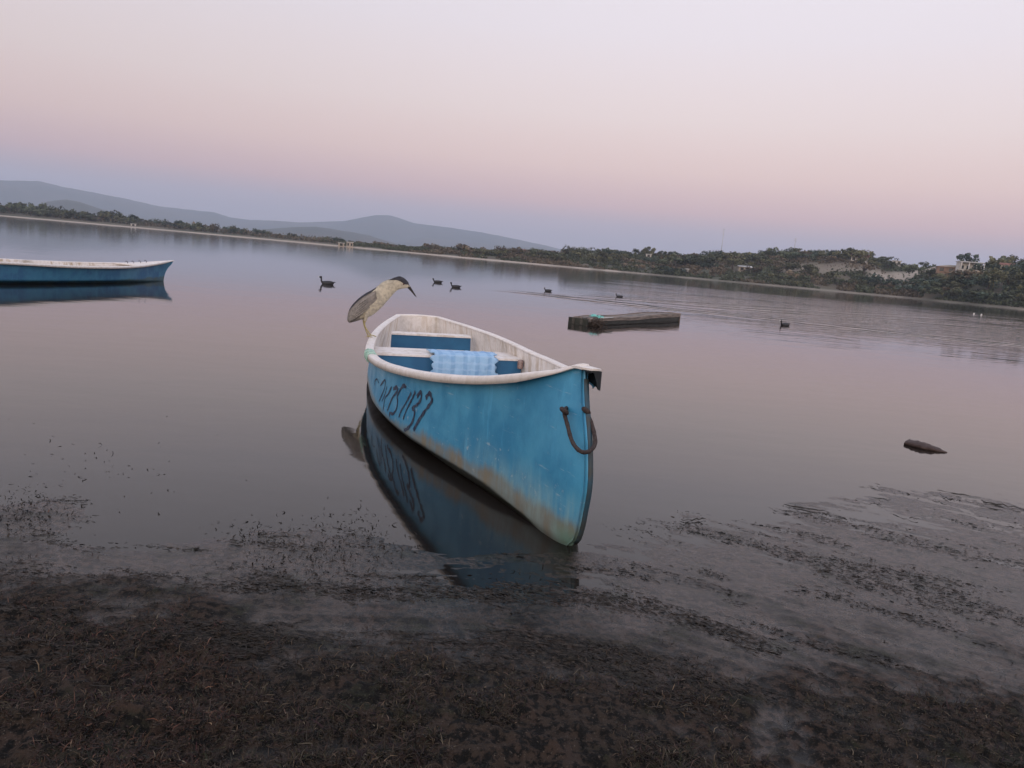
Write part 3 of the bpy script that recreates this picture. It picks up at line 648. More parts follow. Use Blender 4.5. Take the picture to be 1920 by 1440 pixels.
# rope loop
M_rope = simple('brown_rope', (.022, .013, .014), (.05, .036, .032), .8, 120, .8, .003)
P = smoothpath([on_y(1062, 765, 3.09), on_y(1058, 773, 3.035), on_y(1064, 797, 3.00), on_y(1073, 828, 2.93), on_y(1088, 846, 2.86), on_y(1105, 846, 2.87), on_y(1116, 830, 2.93), on_y(1111, 800, 2.98), on_y(1101, 775, 3.03), on_y(1095, 768, 3.09)], 44)
mb = MB().tube(P, [.0085*(1+.07*math.sin(i*2.2)) for i in range(44)], 8)
rp = mb.build('rope_loop', M_rope); tag(rp, 'dark brown rope loop hanging from holes either side of the blue bow', 'rope')
for a, px_ in ((0, (1058, 771)), (1, (1099, 771))):
    q = on_y(*px_, 3.02); k_ = MB(); ball = smoothpath([q+np.array([-.016, 0, .012]), q+np.array([0, -.014, .004]), q+np.array([.014, 0, -.010])], 7); k_.tube(ball, [.006, .010, .011, .012, .011, .010, .006], 8).build('knot', M_rope, rp)
# green cord wrapped on the left edge of the rim
M_cord = simple('green_cord', (.22, .48, .38), (.5, .62, .56), .8, 90, .5, .002)
yy0 = 2.95; mb = MB()
for q in range(9):
    y = yy0-.17+q*.034+.008*math.sin(q*2); b = float(MAIN.rim(y)); z = float(MAIN.sheer(y)); sl = .03*math.sin(q*1.7)
    ringp = [(-b+.072, y, z-.012), (-b+.05, y+sl*.4, z+.013), (-b+.01, y+sl, z+.013), (-b-.006, y+sl, z-.004), (-b-.006, y+sl*.6, z-.040), (-b+.012, y, z-.047), (-b+.035, y, z-.02)]
    mb.tube(smoothpath(ringp, 22), .0045, 6)
mb.tube(smoothpath([(-.735, yy0-.1, .392), (-.71, yy0-.02, .385), (-.73, yy0+.07, .39)], 12), .007, 6)
cd = mb.build('cord', M_cord); cd.matrix_world = Mw; tag(cd, 'pale green cord wound round the left rim of the centre boat below the heron', 'cord')
# small brown tin on the right end of the thwart
mb = MB().tube([(.628, 3.66, .19), (.628, 3.66, .20), (.628, 3.66, .262), (.628, 3.66, .268)], [.024, .027, .027, .020], 12)
tn = mb.build('tin_can', simple('rusty_tin', (.16, .10, .09), (.30, .22, .2), .5, 30)); tn.matrix_world = Mw; tag(tn, 'small rusty brown tin at the right end of the middle seat', 'tin')

# second boat at the left edge
SIDE = HullShape(6.6, ([0, .04, .1, .2, .32, .45, .6, .8, 1], [0, .12, .25, .46, .63, .72, .72, .62, .42]), ([0, .08, .2, .4, .65, 1], [.45, .375, .335, .325, .365, .42]),
  ([0, .06, .4, .62, .9, 1.3, 1.8, 2.4, 3.2, 4.5, 5.5, 6.6], [.012, .03, .12, .19, .27, .38, .49, .58, .64, .64, .56, .38]), ([-.05, 0, .1, .2, .3, .38, .47], [0, .0, .02, .06, .14, .24, .30]))
tip = on_z(306, 527); p0 = on_z(0, 532)
dirv = np.array([p0[0]-.60-tip[0], p0[1]-.12-tip[1]]); dirv /= np.linalg.norm(dirv); th2 = math.atan2(-dirv[0], dirv[1])
root2 = empty('fishing_boat', (tip[0], tip[1], 0), th2)
tag(root2, 'blue boat with a dirty white deck floating at the left edge, cut by the frame', 'boat', 'blue fishing boats with white rims')
build_boat(root2, SIDE, M_blue2, inner=M_top2)
def half2(y, z): return float(SIDE.pt(y, z)[0])-.026
mb = MB()
ysd = np.linspace(.12, 1.0, 12); V = [];
for y in ysd: w_ = float(SIDE.top(y)); V += [(-w_, float(SIDE.pt(y, float(SIDE.sheer(y)))[1]), float(SIDE.sheer(y))+.004), (w_, float(SIDE.pt(y, float(SIDE.sheer(y)))[1]), float(SIDE.sheer(y))+.004)]
V += [(a, b_, c_-.02) for a, b_, c_ in V]; k_ = len(ysd)*2
F = [(2*i, 2*i+1, 2*i+3, 2*i+2) for i in range(len(ysd)-1)]+[(k_+2*i, k_+2*i+2, k_+2*i+3, k_+2*i+1) for i in range(len(ysd)-1)]+[(k_-2, k_-1, 2*k_-1, 2*k_-2)]
mb.add(V, F).build('foredeck', M_white, root2, False)
for y in (2.2, 3.6, 5.0):
    w_ = half2(y, .24); MB().box((0, y, .25), (2*w_, .3, .03)).build('thwart', M_top2, root2, False)
M_iron = simple('dark_iron', (.02, .02, .022), (.05, .035, .03), .6, 50)
for i_, y in enumerate((.42, .56, .72, .86)):
    w_ = float(SIDE.top(y))*.5; zz = float(SIDE.sheer(y))
    MB().tube(smoothpath([(w_, y, zz), (w_-.01, y+.01, zz+.03), (w_+.02, y+.02, zz+.05), (w_+.03, y+.02, zz+.035)], 10), .006, 6).build('hook', M_iron, root2)

# ------------------------------------------------------------------ old wooden canoe, low in the water
M_wood = simple('grey_wet_wood', (.030, .032, .028), (.085, .075, .065), .6, 6, .8, .01, (.6, 9, 9)); M_wood2 = simple('weathered_board', (.30, .25, .22), (.12, .10, .09), .7, 6, .8, .01, (.5, 9, 9)); M_wdark = simple('black_wet_wood', (.010, .014, .012), (.03, .035, .028), .5, 8, .5, .01)
a0 = on_z(1101, 611); a1 = on_z(1276, 603)
dv = (a1-a0); Lc = float(np.linalg.norm(dv)); thc = math.atan2(dv[1], dv[0])
can = empty('wooden_canoe', (a0[0], a0[1], 0), thc); tag(can, 'old waterlogged wooden canoe lying low in the water beyond the centre boat', 'canoe')
Wc = .40; nb = 26
def chz(x): return .135+.075*(x/Lc)**1.1+.012*math.sin(x*2.3)
for side, y0 in ((0, 0.0), (1, Wc)):
    for k_ in range(3):                                # strakes of each side
        V = []; F = []
        for i in range(nb+1):
            x = Lc*i/nb; zt = chz(x)-.0; za = -.06+(zt+.06)*k_/3.+.003; zb = -.06+(zt+.06)*(k_+1)/3.-.003; lean = .02*(k_-1)*(1 if side else -1); taper = .05*float(sst(Lc-.9, Lc, x))+.03*float(sst(.5, 0, x))
            yb = y0+lean+(taper if side == 0 else -taper)+.006*vnoise(x*3, k_+side*5, 4); th_ = .028
            V += [(x, yb-th_/2, za), (x, yb+th_/2, za), (x, yb+th_/2, zb+.004*vnoise(x*8, k_, 9)), (x, yb-th_/2, zb)]
        for i in range(nb):
            for q in range(4): F.append((i*4+q, i*4+(q+1) % 4, i*4+4+(q+1) % 4, i*4+4+q))
        F += [(0, 1, 2, 3), (nb*4+3, nb*4+2, nb*4+1, nb*4)]
        mesh_obj('plank', V, F, (M_wdark, M_wdark, M_wood2)[k_] if side == 0 else M_wood2, can, smooth=False)
for k_ in range(4):                                    # boards laid lengthwise over the top
    V = []; F = []; y0 = .035+k_*.088; x0 = .28+.05*(k_ % 2); x1 = Lc-.03-.04*(k_ % 3)
    for i in range(15):
        x = x0+(x1-x0)*i/14; z = chz(x)-.018+.006*vnoise(x*2, k_, 3); tp = .03*float(sst(Lc-.9, Lc, x))*(1-k_/1.5)
        V += [(x, y0+tp, z-.02), (x, y0+.078+tp, z-.02), (x, y0+.078+tp, z), (x, y0+tp, z)]
    for i in range(14):
        for q in range(4): F.append((i*4+q, i*4+(q+1) % 4, i*4+4+(q+1) % 4, i*4+4+q))
    F += [(0, 1, 2, 3), (59, 58, 57, 56)]
    mesh_obj('board', V, F, M_wood2 if k_ != 2 else M_wood, can, smooth=False)
MB().box((-.012, Wc/2, .035), (.03, Wc+.03, .19)).build('end_board', M_wdark, can, False); MB().box((Lc+.012, Wc/2, .06), (.03, Wc-.05, .28)).build('end_board', M_wood2, can, False)
MB().box((-.03, Wc*.3, .07), (.012, .06, .11)).build('batten', M_wood, can, False); MB().box((-.03, Wc*.75, .07), (.012, .06, .11)).build('batten', M_wood, can, False)
Mc = Matrix.Translation((a0[0], a0[1], 0)) @ Matrix.Rotation(thc, 4, 'Z')
# teal rag over the near edge, white stick, clump of brown weed
V = []; 
for j in range(7):
    for i in range(9):
        s_ = i/8; t_ = j/6; V.append((.40+.26*s_+.03*vnoise(j, 1, 2), -.025+.20*t_, chz(.5)+.02+.03*math.exp(-((s_-.4)/.25)**2)+.012*vnoise(s_*5, t_*4, 3)-.07*float(sst(.2, 0, t_))))
n0 = len(V); V += [(a, b_, c_-.012) for a, b_, c_ in V]; F = [(j*9+i, j*9+i+1, j*9+10+i, j*9+9+i) for j in range(6) for i in range(8)]; F += [tuple(n0+q for q in f[::-1]) for f in F]
for i in range(8): F += [(i, n0+i, n0+i+1, i+1), (54+i, 55+i, n0+55+i, n0+54+i)]
for j in range(6): F += [(j*9, j*9+9, n0+j*9+9, n0+j*9), (j*9+8, n0+j*9+8, n0+j*9+17, j*9+17)]
rg_ = mesh_obj('rag', V, F, simple('teal_cloth', (.12, .42, .38), (.20, .52, .46), .8, 14)); rg_.matrix_world = Mc; tag(rg_, 'teal rag lying over the edge of the old wooden canoe', 'rag')
sk = MB().tube([(.42, -.045, chz(.5)-.005), (.7, -.05, chz(.7)-.004), (.98, -.045, chz(.9)-.006)], .010, 7).build('stick', simple('pale_stick', (.55, .56, .54), (.4, .42, .4), .6)); sk.matrix_world = Mc; tag(sk, 'short pale stick beside the teal rag on the canoe', 'stick')
mb = MB(); g = random.Random(3)
for _ in range(420):
    c = np.array([.10+g.gauss(.08, .10), -.05+g.gauss(-.05, .06), abs(g.gauss(.03, .06))]); d = np.array([g.uniform(-1, 1), g.uniform(-1, 1), g.uniform(-1, .4)])*.05
    mb.tube([c, c+d*.5+np.array([0, 0, .008]), c+d], [.005, .006, .002], 4)
wd = mb.build('weed_clump', simple('brown_weed', (.09, .065, .05), (.035, .025, .02), .8, 30)); wd.matrix_world = Mc; tag(wd, 'brown weed clump caught on the near end of the wooden canoe', 'weed clump', kind='stuff')

# ------------------------------------------------------------------ driftwood
dl = on_z(1700, 832); dr = on_z(1775, 849); dv = dr-dl; Ld = float(np.linalg.norm(dv)); thd = math.atan2(dv[1], dv[0])
P = [(0, 0, .012), (.05*Ld, 0, .012), (.3*Ld, -.015, .014), (.55*Ld, -.02, .012), (.8*Ld, -.01, .006), (Ld, 0, .001)]
Wd_ = [.050, .056, .074, .080, .046, .008]
V = []; F = []; PP = smoothpath(P, 26)
for i, p in enumerate(PP):
    w = float(np.interp(i/25, [0, .05, .3, .55, .8, 1], Wd_)); h_ = .75*w+.004
    for q in range(10):
        a = 2*math.pi*q/10; V.append((p[0]+.004*vnoise(q, i, 2), p[1]+w*math.cos(a)*(1+.14*vnoise(i*.7, q, 4)), p[2]+h_*.42*math.sin(a)*(1+.3*vnoise(i*.8, q, 6))))
F = [(i*10+q, i*10+(q+1) % 10, i*10+10+(q+1) % 10, i*10+10+q) for i in range(25) for q in range(10)]+[tuple(range(10))[::-1], tuple(250+q for q in range(10))]
dw = mesh_obj('driftwood', V, F, simple('dark_driftwood', (.035, .020, .018), (.06, .038, .032), .75, 12, .9, .006, (.4, 5, 5))); dw.location = (dl[0], dl[1], 0); dw.rotation_euler = (0, 0, thd)
tag(dw, 'dark brown tapering piece of driftwood floating alone on the right', 'driftwood')

# ------------------------------------------------------------------ night heron on the left rim
def rimpt(y, side=-1):
    p = np.array([side*(float(MAIN.rim(y))-.02), y, float(MAIN.sheer(y))+.009]); q = Mw @ Vector(p); return np.array(q)
yb = min(np.linspace(3, 5, 300), key=lambda y: abs(proj(rimpt(y))[1]-632.5)); FT = rimpt(yb); HY = float(FT[1])
print('heron at rim y', yb, proj(FT), FT)
def hp(u, v): q = on_y(u, v, HY); return np.array([q[0], HY, q[2]])
def loft(rings, n=16, cap=True):
    V = []; F = []
    for (c, a, b) in rings:
        for j in range(n):
            q = 2*math.pi*j/n; V.append(c+a*math.cos(q)+b*math.sin(q))
    for i in range(len(rings)-1):
        for j in range(n): F.append((i*n+j, i*n+(j+1) % n, (i+1)*n+(j+1) % n, (i+1)*n+j))
    if cap: F += [tuple(range(n))[::-1], tuple((len(rings)-1)*n+j for j in range(n))]
    return V, F
RG = [(651, 601, 655.5, 605.5, .006), (651.5, 592, 662, 604, .020), (654.5, 581, 674, 600.5, .032), (662, 569.5, 687, 596, .046), (672, 559.5, 698, 591.5, .055), (684, 550.5, 707.5, 584, .058),
      (696, 544, 716, 576, .054), (706, 538, 724, 567, .045), (714, 531.5, 731, 559, .036), (722, 527, 737, 552, .030), (731.5, 523.5, 743, 546, .027), (740.5, 519.8, 748, 543, .0275),
      (749, 517.8, 752.5, 542, .028), (757, 520.8, 758, 541, .0245), (763, 526, 762, 540.5, .018), (766.5, 530.5, 765.5, 539.5, .011)]
rings = []
for ut, vt, ub, vb, w in RG:
    A = hp(ut, vt); B_ = hp(ub, vb); rings.append(((A+B_)/2, (A-B_)/2, np.array([0, w, 0])))
rings2 = []
rp_ = smoothpath([np.concatenate(r) for r in rings], 60)
V, F = loft([(r[:3], r[3:6], r[6:9]) for r in rp_], 20)
hb = MB().add(V, F)
def leg(P, side, r0=.016):
    P = [hp(u, v)+np.array([0, side*o, 0]) for u, v, o in P]; P = smoothpath(P, 16); rad = np.interp(np.linspace(0, 1, 16), [0, .2, .42, .5, .58, .9, 1], [r0*1.6, r0*1.05, .0066, .0078, .0062, .0056, .007]); hb.tube(P, rad, 8); return P[-1]
e1 = leg([(690, 585, .03), (687, 597, .028), (684.5, 608, .022), (690, 620, .016), (696.5, 629, .012)], -1)
e2 = leg([(684, 584, .03), (681, 598, .026), (682, 610, .022), (686.5, 622, .016), (690.5, 632, .012)], 1)
for e in (e1, e2):
    for an in (-.5, -.05, .45, math.pi):
        l = .05 if an < 3 else .028; d = np.array([math.cos(an), math.sin(an)*.8, 0]); hb.tube(smoothpath([e+np.array([0, 0, .004]), e+d*l*.5+np.array([0, 0, .002]), e+d*l+np.array([0, 0, -.008])], 7), [.006, .0045, .0045, .004, .0038, .003, .0015], 6)
raw = mesh_obj('heron_raw', hb.V, hb.F)
rm = raw.modifiers.new('r', 'REMESH'); rm.mode = 'VOXEL'; rm.voxel_size = .0028; sm = raw.modifiers.new('s', 'SMOOTH'); sm.iterations = 2; sm.factor = .5
dg = bpy.context.evaluated_depsgraph_get(); me = bpy.data.meshes.new_from_object(raw.evaluated_get(dg)); bpy.data.objects.remove(raw)
M_cream = simple('cream_feathers', (.54, .49, .38), (.36, .33, .27), .85, 40, .5, .003); M_hblack = simple('black_feathers', (.012, .012, .018), (.03, .03, .04), .7, 40, .4, .002); M_hleg = simple('yellow_leg_skin', (.42, .36, .17), (.30, .25, .13), .6, 60); M_hgrey = simple('grey_side_feathers', (.27, .245, .225), (.20, .185, .175), .85, 30, .5, .003)
me.materials.clear()
for m_ in (M_cream, M_hblack, M_hleg, M_hgrey): me.materials.append(m_)
capu = [720, 728, 736, 745, 752, 759.6, 766, 775]; capv = [523, 525.6, 525.3, 525, 528, 533, 534, 536]
topu = [650, 652, 658.5, 670, 682.5, 703, 712]; topv = [600, 588.5, 575, 561, 550, 541.0, 536]
mi = []
for p in me.polygons:
    c = np.array(p.center); k = c-np.array([0, c[1]-HY, 0]); u, v = proj(k)
    if u > 726 and v < np.interp(u, capu, capv): mi.append(1)
    elif 655 < u < 706 and v < np.interp(u, topu, topv)+8.0*math.sin(math.pi*min(1, max(0, (u-654)/52)))+1: mi.append(1)
    elif v > 601 and u > 676: mi.append(2)
    elif u < 676 and v > np.interp(u, [650, 676], [603, 592])-22: mi.append(3)
    else: mi.append(0)
me.polygons.foreach_set('material_index', mi); me.polygons.foreach_set('use_smooth', [True]*len(mi))
her = bpy.data.objects.new('heron', me); COL.objects.link(her); 
tag(her, 'black-capped cream and grey night heron standing hunched on the left rim of the centre boat', 'heron')
# move origin to the feet
me.transform(Matrix.Translation((-FT[0], -FT[1], -FT[2]))); her.location = FT
def child(o, par):
    o.parent = par; o.matrix_parent_inverse = Matrix.Translation(par.location).inverted(); return o
# folded wings: overlapping feathers on each flank
top_w = [(706, 545), (696, 549), (684, 556), (672, 565), (662, 576), (656, 588), (653, 600)]
bot_w = [(709, 560), (702, 571), (692, 581), (680, 590), (668, 597), (660, 602), (654.5, 604)]
for sd_ in (-1, 1):
    V = []; nu, nv = 26, 12
    tp, bt = smoothpath([(*p, 0) for p in top_w], nu+1), smoothpath([(*p, 0) for p in bot_w], nu+1)
    for i in range(nu+1):
        for j in range(nv+1):
            s_ = j/nv; u, v = tp[i][:2]*(1-s_)+bt[i][:2]*s_; t_ = i/nu
            off = (.060*(1-t_)**.55+.008)*(.45+.62*math.sin(math.pi*(.16+.68*s_)))+.003*math.sin(s_*22+t_*9)
            q = hp(u, v); V.append((q[0], HY+sd_*off, q[2]))
    n0 = len(V); V += [(a, b_-sd_*.010, c_) for a, b_, c_ in V]
    F = [(i*(nv+1)+j, i*(nv+1)+j+1, (i+1)*(nv+1)+j+1, (i+1)*(nv+1)+j) for i in range(nu) for j in range(nv)]; F += [tuple(n0+q for q in f[::-1]) for f in F]
    for j in range(nv): F += [(j, j+1, n0+j+1, n0+j), (nu*(nv+1)+j+1, nu*(nv+1)+j, n0+nu*(nv+1)+j, n0+nu*(nv+1)+j+1)]
    for i in range(nu): a = i*(nv+1); b_ = a+nv; F += [(a, n0+a, n0+a+nv+1, a+nv+1), (b_, b_+nv+1, n0+b_+nv+1, n0+b_)]
    child(mesh_obj('wing', V, F, M_hgrey), her)
    for k_ in range(6):                                 # long flight feathers
        s_ = .25+.13*k_; P = []
        for i in range(9):
            t_ = .30+.70*i/8; ix = int(t_*nu); u, v = tp[ix][:2]*(1-s_)+bt[ix][:2]*s_; off = (.060*(1-t_)**.55+.012)*(.45+.62*math.sin(math.pi*(.16+.68*s_)))+.003+.001*k_; q = hp(u, v); P.append((q[0], HY+sd_*off, q[2]))
        child(MB().tube(P, [(.003, .0065*math.sin(math.pi*(.15+.8*i/8))+.0015) for i in range(9)], 6, up=(0, 1, 0)).build('feather', simple('feather_grey', (.20, .185, .175), (.33, .31, .29), .85, 60) if k_ == 0 and sd_ == -1 else bpy.data.materials['feather_grey']), her)
def cone(a, b, r0, r1, m_, name, flat=.7):
    P = smoothpath([a, (a+b)/2+np.array([.001, 0, .002]), b], 9); return child(MB().tube(P, list(np.linspace(r0, r1, 9)), 8, flat=flat).build(name, m_), her)
M_bill = simple('black_bill', (.014, .012, .014), (.03, .025, .025), .35, 40)
cone(hp(764.5, 534), hp(781, 557.5), .0125, .0016, M_bill, 'upper_bill'); cone(hp(764.5, 538), hp(778.5, 555.5), .0085, .0014, M_bill, 'lower_bill')
for sd_ in (-1, 1):
    c = hp(757.5, 532.5)+np.array([0, sd_*.0225, 0]); V, F = loft([(c+np.array([0, sd_*d, 0]), np.array([0, 0, r]), np.array([r, 0, 0])) for d, r in ((-.006, .0075), (0, .008), (.003, .006), (.0045, .002))], 12)
    e_ = child(mesh_obj('eye', V, F, simple('red_eye', (.10, .01, .008), (.06, .006, .005), .15) if sd_ < 0 else bpy.data.materials['red_eye']), her)
    c2 = c+np.array([0, sd_*.0042, 0]); V, F = loft([(c2+np.array([0, sd_*d, 0]), np.array([0, 0, r]), np.array([r, 0, 0])) for d, r in ((-.002, .0045), (.0012, .004), (.002, .001))], 10)
    p_ = mesh_obj('pupil', V, F, M_bill); p_.parent = e_
    cone(hp(756, 537)+np.array([0, sd_*.018, 0]), hp(769, 536.5)+np.array([0, sd_*.006, 0]), .006, .004, M_cream, 'lore')
for k_ in range(2):                                      # two thin pale head plumes
    P = smoothpath([hp(742, 523)+np.array([0, .004*k_, 0]), hp(728, 524.5)+np.array([0, .006*k_, 0]), hp(712, 532+k_*2)], 12); child(MB().tube(P, list(np.linspace(.0022, .0008, 12)), 5).build('plume', M_cream), her)

# ------------------------------------------------------------------ coots
M_coot = simple('coot_black', (.010, .010, .013), (.02, .02, .025), .6, 20, .4, .004); M_cbill = simple('coot_bill', (.7, .68, .64), (.6, .58, .55), .5)
def coot_mesh(neck):
    R_ = [(.21, .075, .01, .01), (.19, .06, .035, .03), (.13, .045, .07, .065), (.04, .035, .085, .085), (-.06, .03, .082, .08), (-.12, .04, .062, .06), (-.15, .07, .042, .036)]
    rings = [(np.array([x, 0, z]), np.array([0, 0, h_]), np.array([0, w, 0])) for x, z, h_, w in R_]
    rings += [(np.array([-.165, 0, .11]), np.array([.026, 0, .014]), np.array([0, .024, 0])), (np.array([-.172, 0, .13+neck*.4]), np.array([.022, 0, .004]), np.array([0, .019, 0])), (np.array([-.175, 0, .145+neck*.8]), np.array([.024, 0, .008]), np.array([0, .021, 0])),
              (np.array([-.190, 0, .165+neck]), np.array([.026, 0, .028]), np.array([0, .024, 0])), (np.array([-.222, 0, .168+neck]), np.array([.006, 0, .020]), np.array([0, .018, 0])), (np.array([-.238, 0, .164+neck]), np.array([.002, 0, .010]), np.array([0, .009, 0]))]
    arr = smoothpath([np.concatenate(r) for r in rings], 40); V, F = loft([(r[:3], r[3:6], r[6:9]) for r in arr], 12); return V, F, neck
CT = []
for nk in (.05, .0, .02):
    V, F, _ = coot_mesh(nk); o = mesh_obj('coot', V, F, M_coot); b_ = MB().tube([(-.228, 0, .172+nk), (-.25, 0, .163+nk), (-.275, 0, .152+nk)], [.012, .008, .002], 6).build('bill', M_cbill, o)
    tl = MB().tube([(.18, 0, .075), (.23, 0, .095), (.26, 0, .085)], [(.02, .03), (.014, .022), (.003, .008)], 6).build('tail', M_coot, o); CT.append(o)
def place(o, loc, rz, sc, label, cat, group, first):
    c = o
    if not first:
        c = o.copy(); COL.objects.link(c)
        for ch in [q for q in bpy.data.objects if q.parent == o]:
            d = ch.copy(); COL.objects.link(d); d.parent = c
    c.location = loc; c.rotation_euler = (0, 0, rz); c.scale = (sc,)*3; tag(c, label, cat, group); return c
cs = [(613, 533, 0, .93, .12, 'black coot with its neck raised, nearest to the left of the heron'), (820, 530, 1, .88, .2, 'black coot just right of the heron, the left one of a pair'),
      (854, 539, 2, .86, .1, 'black coot just right of the heron, the right one of a pair'), (1027, 546, 1, .78, .3, 'small black coot between the pair and the far white ripple'),
      (1161, 557, 2, .74, .2, 'small black coot swimming above the wooden canoe, at the hill reflection edge'), (1471, 611, 1, .86, .55, 'black coot swimming alone to the right of the wooden canoe')]
used = set()
for u, v, k_, sc_, rz, lb in cs:
    p = on_z(u, v); f_ = k_ not in used; used.add(k_); place(CT[k_], (p[0], p[1], -.012), rz, sc_, lb, 'coot', 'coots swimming on the lake', f_)
# two small white floats near the right shore
M_float = simple('white_float', (.75, .75, .72), (.6, .6, .56), .5)
for i_, (u, v) in enumerate([(1826, 589), (1840, 591)]):
    p = on_z(u, v); q = MB().tube([(0, 0, -.08), (0, 0, -.02), (0, 0, .10), (0, 0, .17), (0, 0, .19), (0, 0, .24)], [.06, .12, .12, .06, .03, .03], 10).build('float', M_float)
    q.location = (p[0], p[1], 0); q.scale = (.5, .5, .5); tag(q, ('left' if i_ == 0 else 'right')+' one of two small white floats near the right shore', 'float', 'white floats')

# ------------------------------------------------------------------ far shore trees and houses
def crown_mesh(kind, g):
    V = []; F = []; tint = []; cl = []
    n = {0: 9, 1: 7, 2: 12, 3: 8}[kind]
    for i in range(n):
        if kind == 0: c = (g.gauss(0, .55), g.gauss(0, .55), .62+g.gauss(0, .16)); r = g.uniform(.28, .42)
        elif kind == 1: c = (g.gauss(0, .30), g.gauss(0, .30), .35+.5*i/n); r = g.uniform(.2, .34)*(1.15-.5*i/n)
        elif kind == 2: c = (g.gauss(0, .75), g.gauss(0, .6), .42+g.gauss(0, .14)); r = g.uniform(.24, .38)
        else: c = (g.gauss(0, .45), g.gauss(0, .45), .7+g.gauss(0, .10)); r = g.uniform(.2, .36)
        cl.append((np.array(c), r, g.uniform(.6, 1.4)))
    for c, r, tn_ in cl:
        for _ in range(46 if kind != 3 else 30):
            d = np.array([g.gauss(0, 1) for _ in range(3)]); d /= np.linalg.norm(d); p = c+d*r*g.uniform(.55, 1.08)*np.array([1, 1, .8]); s = g.uniform(.05, .12)
            a = np.array([g.gauss(0, 1) for _ in range(3)]); a -= d*(a@d)*.6; a /= np.linalg.norm(a); b = np.cross(d, a); b /= np.linalg.norm(b)+1e-9
            k = len(V); V += [p-a*s, p+b*s*.7, p+a*s, p-b*s*.7]; F.append((k, k+1, k+2, k+3)); t_ = tn_*g.uniform(.7, 1.3); tint += [t_]*4
    return V, F, tint
def leaf_mat(name, c):
    m, t, b = mat(name); at = N(t, 'ShaderNodeAttribute', attribute_name='tint'); oi = N(t, 'ShaderNodeObjectInfo')
    f = mth(t, 'MULTIPLY', at.outputs['Fac'], mrange(t, oi.outputs['Random'], 0, 1, .65, 1.4))
    mm = N(t, 'ShaderNodeVectorMath', operation='SCALE'); mm.inputs[0].default_value = c; t.links.new(f, mm.inputs['Scale']); t.links.new(mm.outputs[0], b.inputs['Base Color'])
    b.inputs['Roughness'].default_value = .85; b.inputs['Specular IOR Level'].default_value = .2; return m
LM = [leaf_mat('leaves_dark_green', (.066, .076, .046)), leaf_mat('leaves_olive', (.098, .098, .055)), leaf_mat('leaves_dry', (.135, .108, .075)), leaf_mat('leaves_blue_green', (.058, .080, .060))]
M_bark = simple('bark', (.07, .055, .045), (.04, .03, .025), .9, 4)
g = random.Random(11); CR = []
for kind in range(4):
    for var in range(2):
        V, F, tn_ = crown_mesh(kind, g)
        for li in range(4):
            me = bpy.data.meshes.new('crown'); me.from_pydata([tuple(v) for v in V], [], F); me.update(); me.materials.append(LM[li])
            a = me.color_attributes.new('tint', 'FLOAT_COLOR', 'POINT'); c = np.ones((len(V), 4)); c[:, :3] = np.array(tn_)[:, None]; a.data.foreach_set('color', c.ravel()); CR.append((kind, li, me))
TR = []
for kind in range(4):
    mb = MB(); hh = {0: .62, 1: .5, 2: .36, 3: .72}[kind]
    mb.tube([(0, 0, -.06), (.02, 0, hh*.5), (.0, .02, hh)], [.06, .045, .025], 6)
    for q in range(4):
        an = q*1.6+kind; mb.tube([(.01, 0, hh*.5), (.2*math.cos(an), .2*math.sin(an), hh*.85), (.4*math.cos(an), .4*math.sin(an), hh*1.1)], [.03, .02, .008], 5)
    me = bpy.data.meshes.new('trunk'); me.from_pydata([tuple(map(float, v)) for v in mb.V], [], mb.F); me.update(); me.materials.append(M_bark); TR.append(me)
LEAFN = ['dark green', 'olive', 'dry brownish', 'bluish green']; KINDN = ['round', 'tall', 'low spreading', 'thin-crowned']
def tree(u, e, h, kind, li, label=None, group='trees and bushes on the far shore', wx=1.0):
    p = far_pos(u, e); r = empty('tree', p, g.uniform(0, 6.28)); s = h
    c = bpy.data.objects.new('crown', g.choice([m for k, l, m in CR if k == kind and l == li])); COL.objects.link(c); c.parent = r
    t = bpy.data.objects.new('trunk', TR[kind]); COL.objects.link(t); t.parent = r
    r.scale = (s*wx, s*wx, s)
    row = 'by the water' if e < 30 else ('midway up' if e < 58 else 'at the top')
    seg = [(60, 'left shore at the frame edge'), (160, 'left shore behind the moored boat'), (260, 'left shore above the moored boat'), (360, 'left shore above the moored bow'), (440, 'left shore past the tiny white house'), (540, 'left shore before the beige building'), (640, 'shore left of the beige building'),
           (700, 'shore right of the beige building'), (760, 'shore above the heron'), (820, 'shore right of the heron'), (880, 'shore above the coot pair'), (940, 'shore under the blue peak slope'), (1000, 'ridge below the mountain end'), (1060, 'ridge above the small coot'), (1130, 'ridge left of the canoe'), (1190, 'hill above the canoe'), (1250, 'hill at the white hut'),
           (1310, 'hill left of the tall mast'), (1360, 'hill under the tall mast'), (1420, 'hill above the pinkish shed'), (1480, 'hill under the short mast'), (1540, 'hill left of the dry grass'), (1600, 'hill beside the dry grass'), (1660, 'hill by the red-roofed house'), (1720, 'pale slope'), (1770, 'hill by the ochre building'), (1830, 'hill at the white-walled house'), (1880, 'hill by the small beige house'), (9999, 'hill at the right frame edge')]
    where = next(s_ for q_, s_ in seg if u < q_)
    tag(r, label or f'{KINDN[kind]} {LEAFN[li]} tree {row} on the {where}', 'tree', group); return r
NT = 0
# left flat shore
for i in range(72):
    u = -60+i*(700/72)+g.uniform(-4, 4); sky = float(np.interp(u, [-60, 0, 60, 120, 190, 300, 400, 470, 530, 600, 650], [20, 20, 23, 19, 20, 17, 15, 12, 10, 6.5, 5]))
    e = g.uniform(20, 55); D = float(shoreD(u))+e; gz = float(ground_far(u, e)); h = max(1.2, ((sky*g.uniform(.55, 1.08))*D/FPX+CAM_H-gz)); tree(u, e, h, g.choice([0, 0, 2, 2, 1]), g.choice([0, 0, 2, 1, 3]), wx=g.uniform(.8, 1.3)); NT += 1
